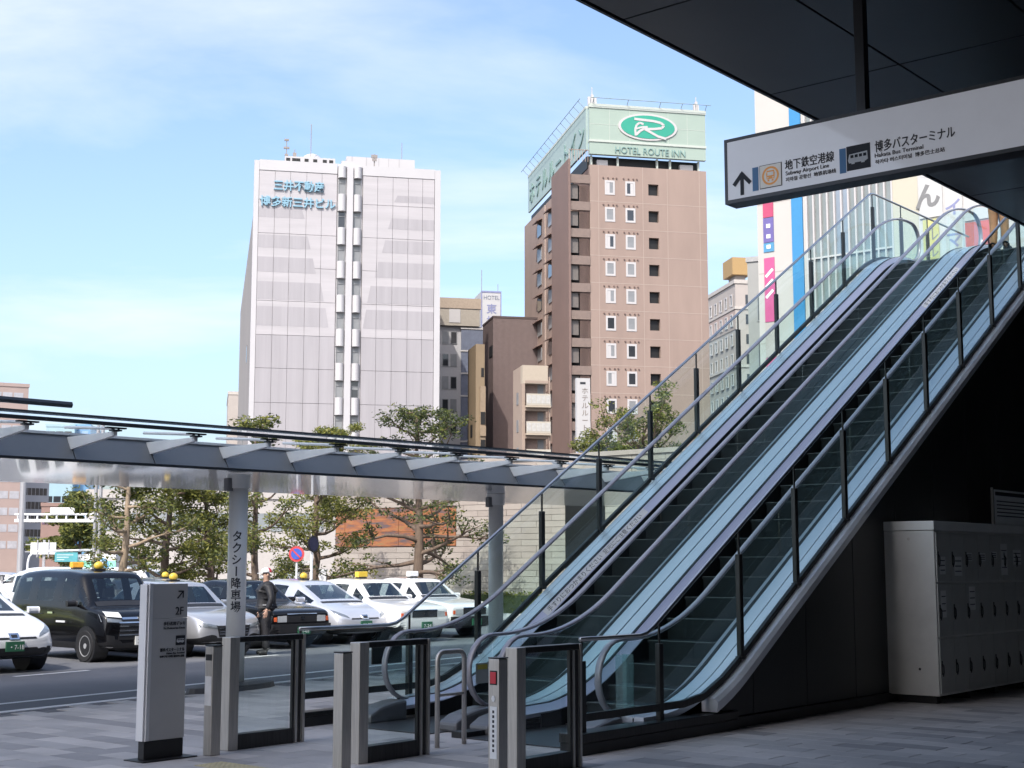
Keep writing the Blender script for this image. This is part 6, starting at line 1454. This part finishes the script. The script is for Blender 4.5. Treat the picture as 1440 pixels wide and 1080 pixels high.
def person(label, loc, rz, armL, armR, top, bottom, foot_spread=.10, skin=SKIN, name='person'):
    """faces local +x, z up; 1.70 m tall.  armL/armR: (elbow, wrist, hand dir)"""
    t = thing('person', label, 'person', loc, rz)
    J = {'hip': ((0, 0, .93), (.135, .10)), 'waist': ((.0, 0, 1.08), (.125, .095)), 'chest': ((.0, 0, 1.27), (.15, .11)), 'neck0': ((-.01, 0, 1.41), .075), 'neck': ((.005, 0, 1.47), .055), 'head0': ((.015, 0, 1.54), (.075, .082)), 'head': ((.015, 0, 1.62), (.088, .098)), 'crown': ((.005, 0, 1.68), (.062, .07))}
    E = [('hip', 'waist'), ('waist', 'chest'), ('chest', 'neck0'), ('neck0', 'neck'), ('neck', 'head0'), ('head0', 'head'), ('head', 'crown')]
    for sd_, pre, arm in ((1, 'l', armL), (-1, 'r', armR)):
        J[pre + 'sh'] = ((-.005, sd_ * .185, 1.38), .062); J[pre + 'el'] = (arm[0], .045); J[pre + 'wr'] = (arm[1], .030)
        E += [('neck0', pre + 'sh'), (pre + 'sh', pre + 'el'), (pre + 'el', pre + 'wr')]
        hand(J, E, pre + 'wr', pre, arm[1], arm[2], (1, 0, 0) if abs(arm[2][0]) < .6 else (0, -sd_, 0), .6)
        J[pre + 'th'] = ((0, sd_ * .095, .86), .088); J[pre + 'kn'] = ((.015, sd_ * (foot_spread + .0), .49), .058); J[pre + 'an'] = ((-.015, sd_ * (foot_spread + .01), .09), .034); J[pre + 'to'] = ((.10, sd_ * (foot_spread + .03), .04), .018)
        E += [('hip', pre + 'th'), (pre + 'th', pre + 'kn'), (pre + 'kn', pre + 'an'), (pre + 'an', pre + 'to')]
    body = skin_mesh('body', J, E, 'hip', skin, t)
    # jacket
    K = {'a': ((0, 0, .84), (.185, .15)), 'b': ((0, 0, .98), (.20, .165)), 'c': ((0, 0, 1.13), (.205, .165)), 'd': ((0, 0, 1.28), (.21, .165)), 'e': ((-.01, 0, 1.42), (.13, .12)), 'f': ((.0, 0, 1.505), .088)}
    F_ = [('a', 'b'), ('b', 'c'), ('c', 'd'), ('d', 'e'), ('e', 'f')]
    for sd_, pre, arm in ((1, 'l', armL), (-1, 'r', armR)):
        sh = Vector((-.005, sd_ * .19, 1.385)); el = Vector(arm[0]); wr = Vector(arm[1])
        K[pre + 's'] = (tuple(sh), .10); K[pre + 'm'] = (tuple(sh.lerp(el, .5)), .082); K[pre + 'e'] = (tuple(el), .070); K[pre + 'w'] = (tuple(el.lerp(wr, .93)), .055)
        F_ += [('e', pre + 's'), (pre + 's', pre + 'm'), (pre + 'm', pre + 'e'), (pre + 'e', pre + 'w')]
    jk = skin_mesh('jacket', K, F_, 'c', top, t)
    T_ = {'hip': ((0, 0, .95), (.148, .112))}; G_ = []
    for sd_, pre in ((1, 'l'), (-1, 'r')):
        T_[pre + 'a'] = ((0, sd_ * .095, .84), .105); T_[pre + 'k'] = ((.015, sd_ * foot_spread, .49), .078); T_[pre + 'b'] = ((-.01, sd_ * (foot_spread + .01), .10), .066)
        G_ += [('hip', pre + 'a'), (pre + 'a', pre + 'k'), (pre + 'k', pre + 'b')]
    skin_mesh('trousers', T_, G_, 'hip', bottom, t)
    for sd_ in (1, -1):
        y = sd_ * (foot_spread + .02)
        S_ = {'h': ((-.06, y, .06), (.06, .06)), 'm': ((.05, y, .055), (.065, .055)), 't': ((.17, y + sd_ * .012, .045), (.055, .045)), 'k': ((-.02, y, .15), .065)}
        skin_mesh('boot', S_, [('h', 'm'), ('m', 't'), ('h', 'k')], 'h', SHOE, t)
    # face
    fb = MB(); fb.ball((.108, 0, 1.605), .018, .014, .02, 8, 5); fb.build('nose', skin, t, smooth=True)
    for sd_ in (1, -1):
        mb = MB(); mb.ball((.094, sd_ * .034, 1.632), .011, .015, .009, 8, 5); ey = mb.build('eye', TEXTW, t, smooth=True); mb = MB(); mb.ball((.103, sd_ * .034, 1.632), .004, .006, .006, 8, 5); mb.build('pupil', HAIR, ey)
        mb = MB(); mb.ball((.0, sd_ * .098, 1.61), .022, .010, .032, 8, 5); mb.build('ear', skin, t, smooth=True)
    mb = MB(); mb.box(.092, .100, -.024, .024, 1.556, 1.566); mb.build('mouth', pbr('lips', (.35, .14, .11), .5), t)
    return t, jk
# attendant facing along the rank (image left)
g0 = gp(373, 921); g0.z = -.125
gt, jk = person('person in dark padded jacket with white and red helmet and face mask', g0, radians(200), ((-.05, .33, 1.13), (.05, .32, .90), (.2, 0, -1)), ((-.05, -.33, 1.13), (.06, -.30, .90), (.2, .05, -1)), JKT, TRS)
mb = MB(); rings = [[(.012 + .118 * cos(e_) * cos(a), .112 * cos(e_) * sin(a), 1.665 + .105 * sin(e_)) for a in [2 * pi * k / 20 for k in range(20)]] for e_ in [pi / 2 * j / 6 * .98 for j in range(7)]]
mb.loft(rings); hm = mb.build('helmet', HELM, gt, smooth=True)
mb = MB(); ring = lambda z, r0, r1: [(.012 + (r0 if cos(a) > 0 else r0) * cos(a), r1 * sin(a), z) for a in [2 * pi * k / 20 for k in range(20)]]

for e0 in range(5):
    e1, e2 = .02 + e0 * .22, .02 + (e0 + 1) * .22
    for k in range(10):
        a1, a2 = pi * .62 + k * pi * .76 / 10, pi * .62 + (k + 1) * pi * .76 / 10
        mb.poly([(.012 + .121 * cos(e_) * cos(a), .115 * cos(e_) * sin(a), 1.665 + .108 * sin(e_)) for e_, a in ((e1, a1), (e1, a2), (e2, a2), (e2, a1))])
mb.build('red_panel', RED, hm, recalc=False)
mb = MB(); mb.hexa([(.10, -.085, 1.655), (.19, -.05, 1.64), (.19, .05, 1.64), (.10, .085, 1.655)], [(.10, -.085, 1.672), (.19, -.05, 1.655), (.19, .05, 1.655), (.10, .085, 1.672)]); mb.build('visor', HELM, hm)
mb = MB(); mb.slab([(.115, -.055, 1.535), (.115, .055, 1.535), (.118, .055, 1.61), (.118, -.055, 1.61)], (.012, 0, 0)); mb.ball((.095, 0, 1.57), .035, .06, .045, 10, 6); mb.build('face_mask', MASK, gt, smooth=True)
for z in (1.00, 1.14, 1.26):
    mb = MB(); r0, r1 = (.172, .212) if z < 1.2 else (.178, .22)
    mb.loft([[(r0 * .96 * cos(a), r1 * .97 * sin(a) * .98, z + d) for a in [2 * pi * k / 24 for k in range(24)]] for d in (0, .022)]); mb.build('quilt_seam', REFL if z == 1.0 else BLACK, jk)
# rider at the top of the right escalator, mostly hidden by the soffit
uz = zh(25.4) - .955
pp = P(25.05, -9.22, 7.325)
pt_, j2 = person('person in tan trousers and black coat gripping the handrail at the escalator top', pp, GROT, ((.20, .31, 1.14), (.46, .33, 1.00), (.9, .1, -.15)), ((-.03, -.27, 1.13), (.08, -.25, .92), (.3, .05, -1)), pbr('black_coat', (.02, .02, .022), .7, 0, .2, 6), TAN, skin=SKIN2)
mb = MB(); rings = [[(.0 + .105 * cos(e_) * cos(a), .108 * cos(e_) * sin(a), 1.635 + .085 * sin(e_)) for a in [2 * pi * k / 20 for k in range(20)]] for e_ in [pi / 2 * j / 6 * .98 for j in range(-1, 7)]]
mb.loft(rings); mb.build('hair', HAIR, pt_, smooth=True)
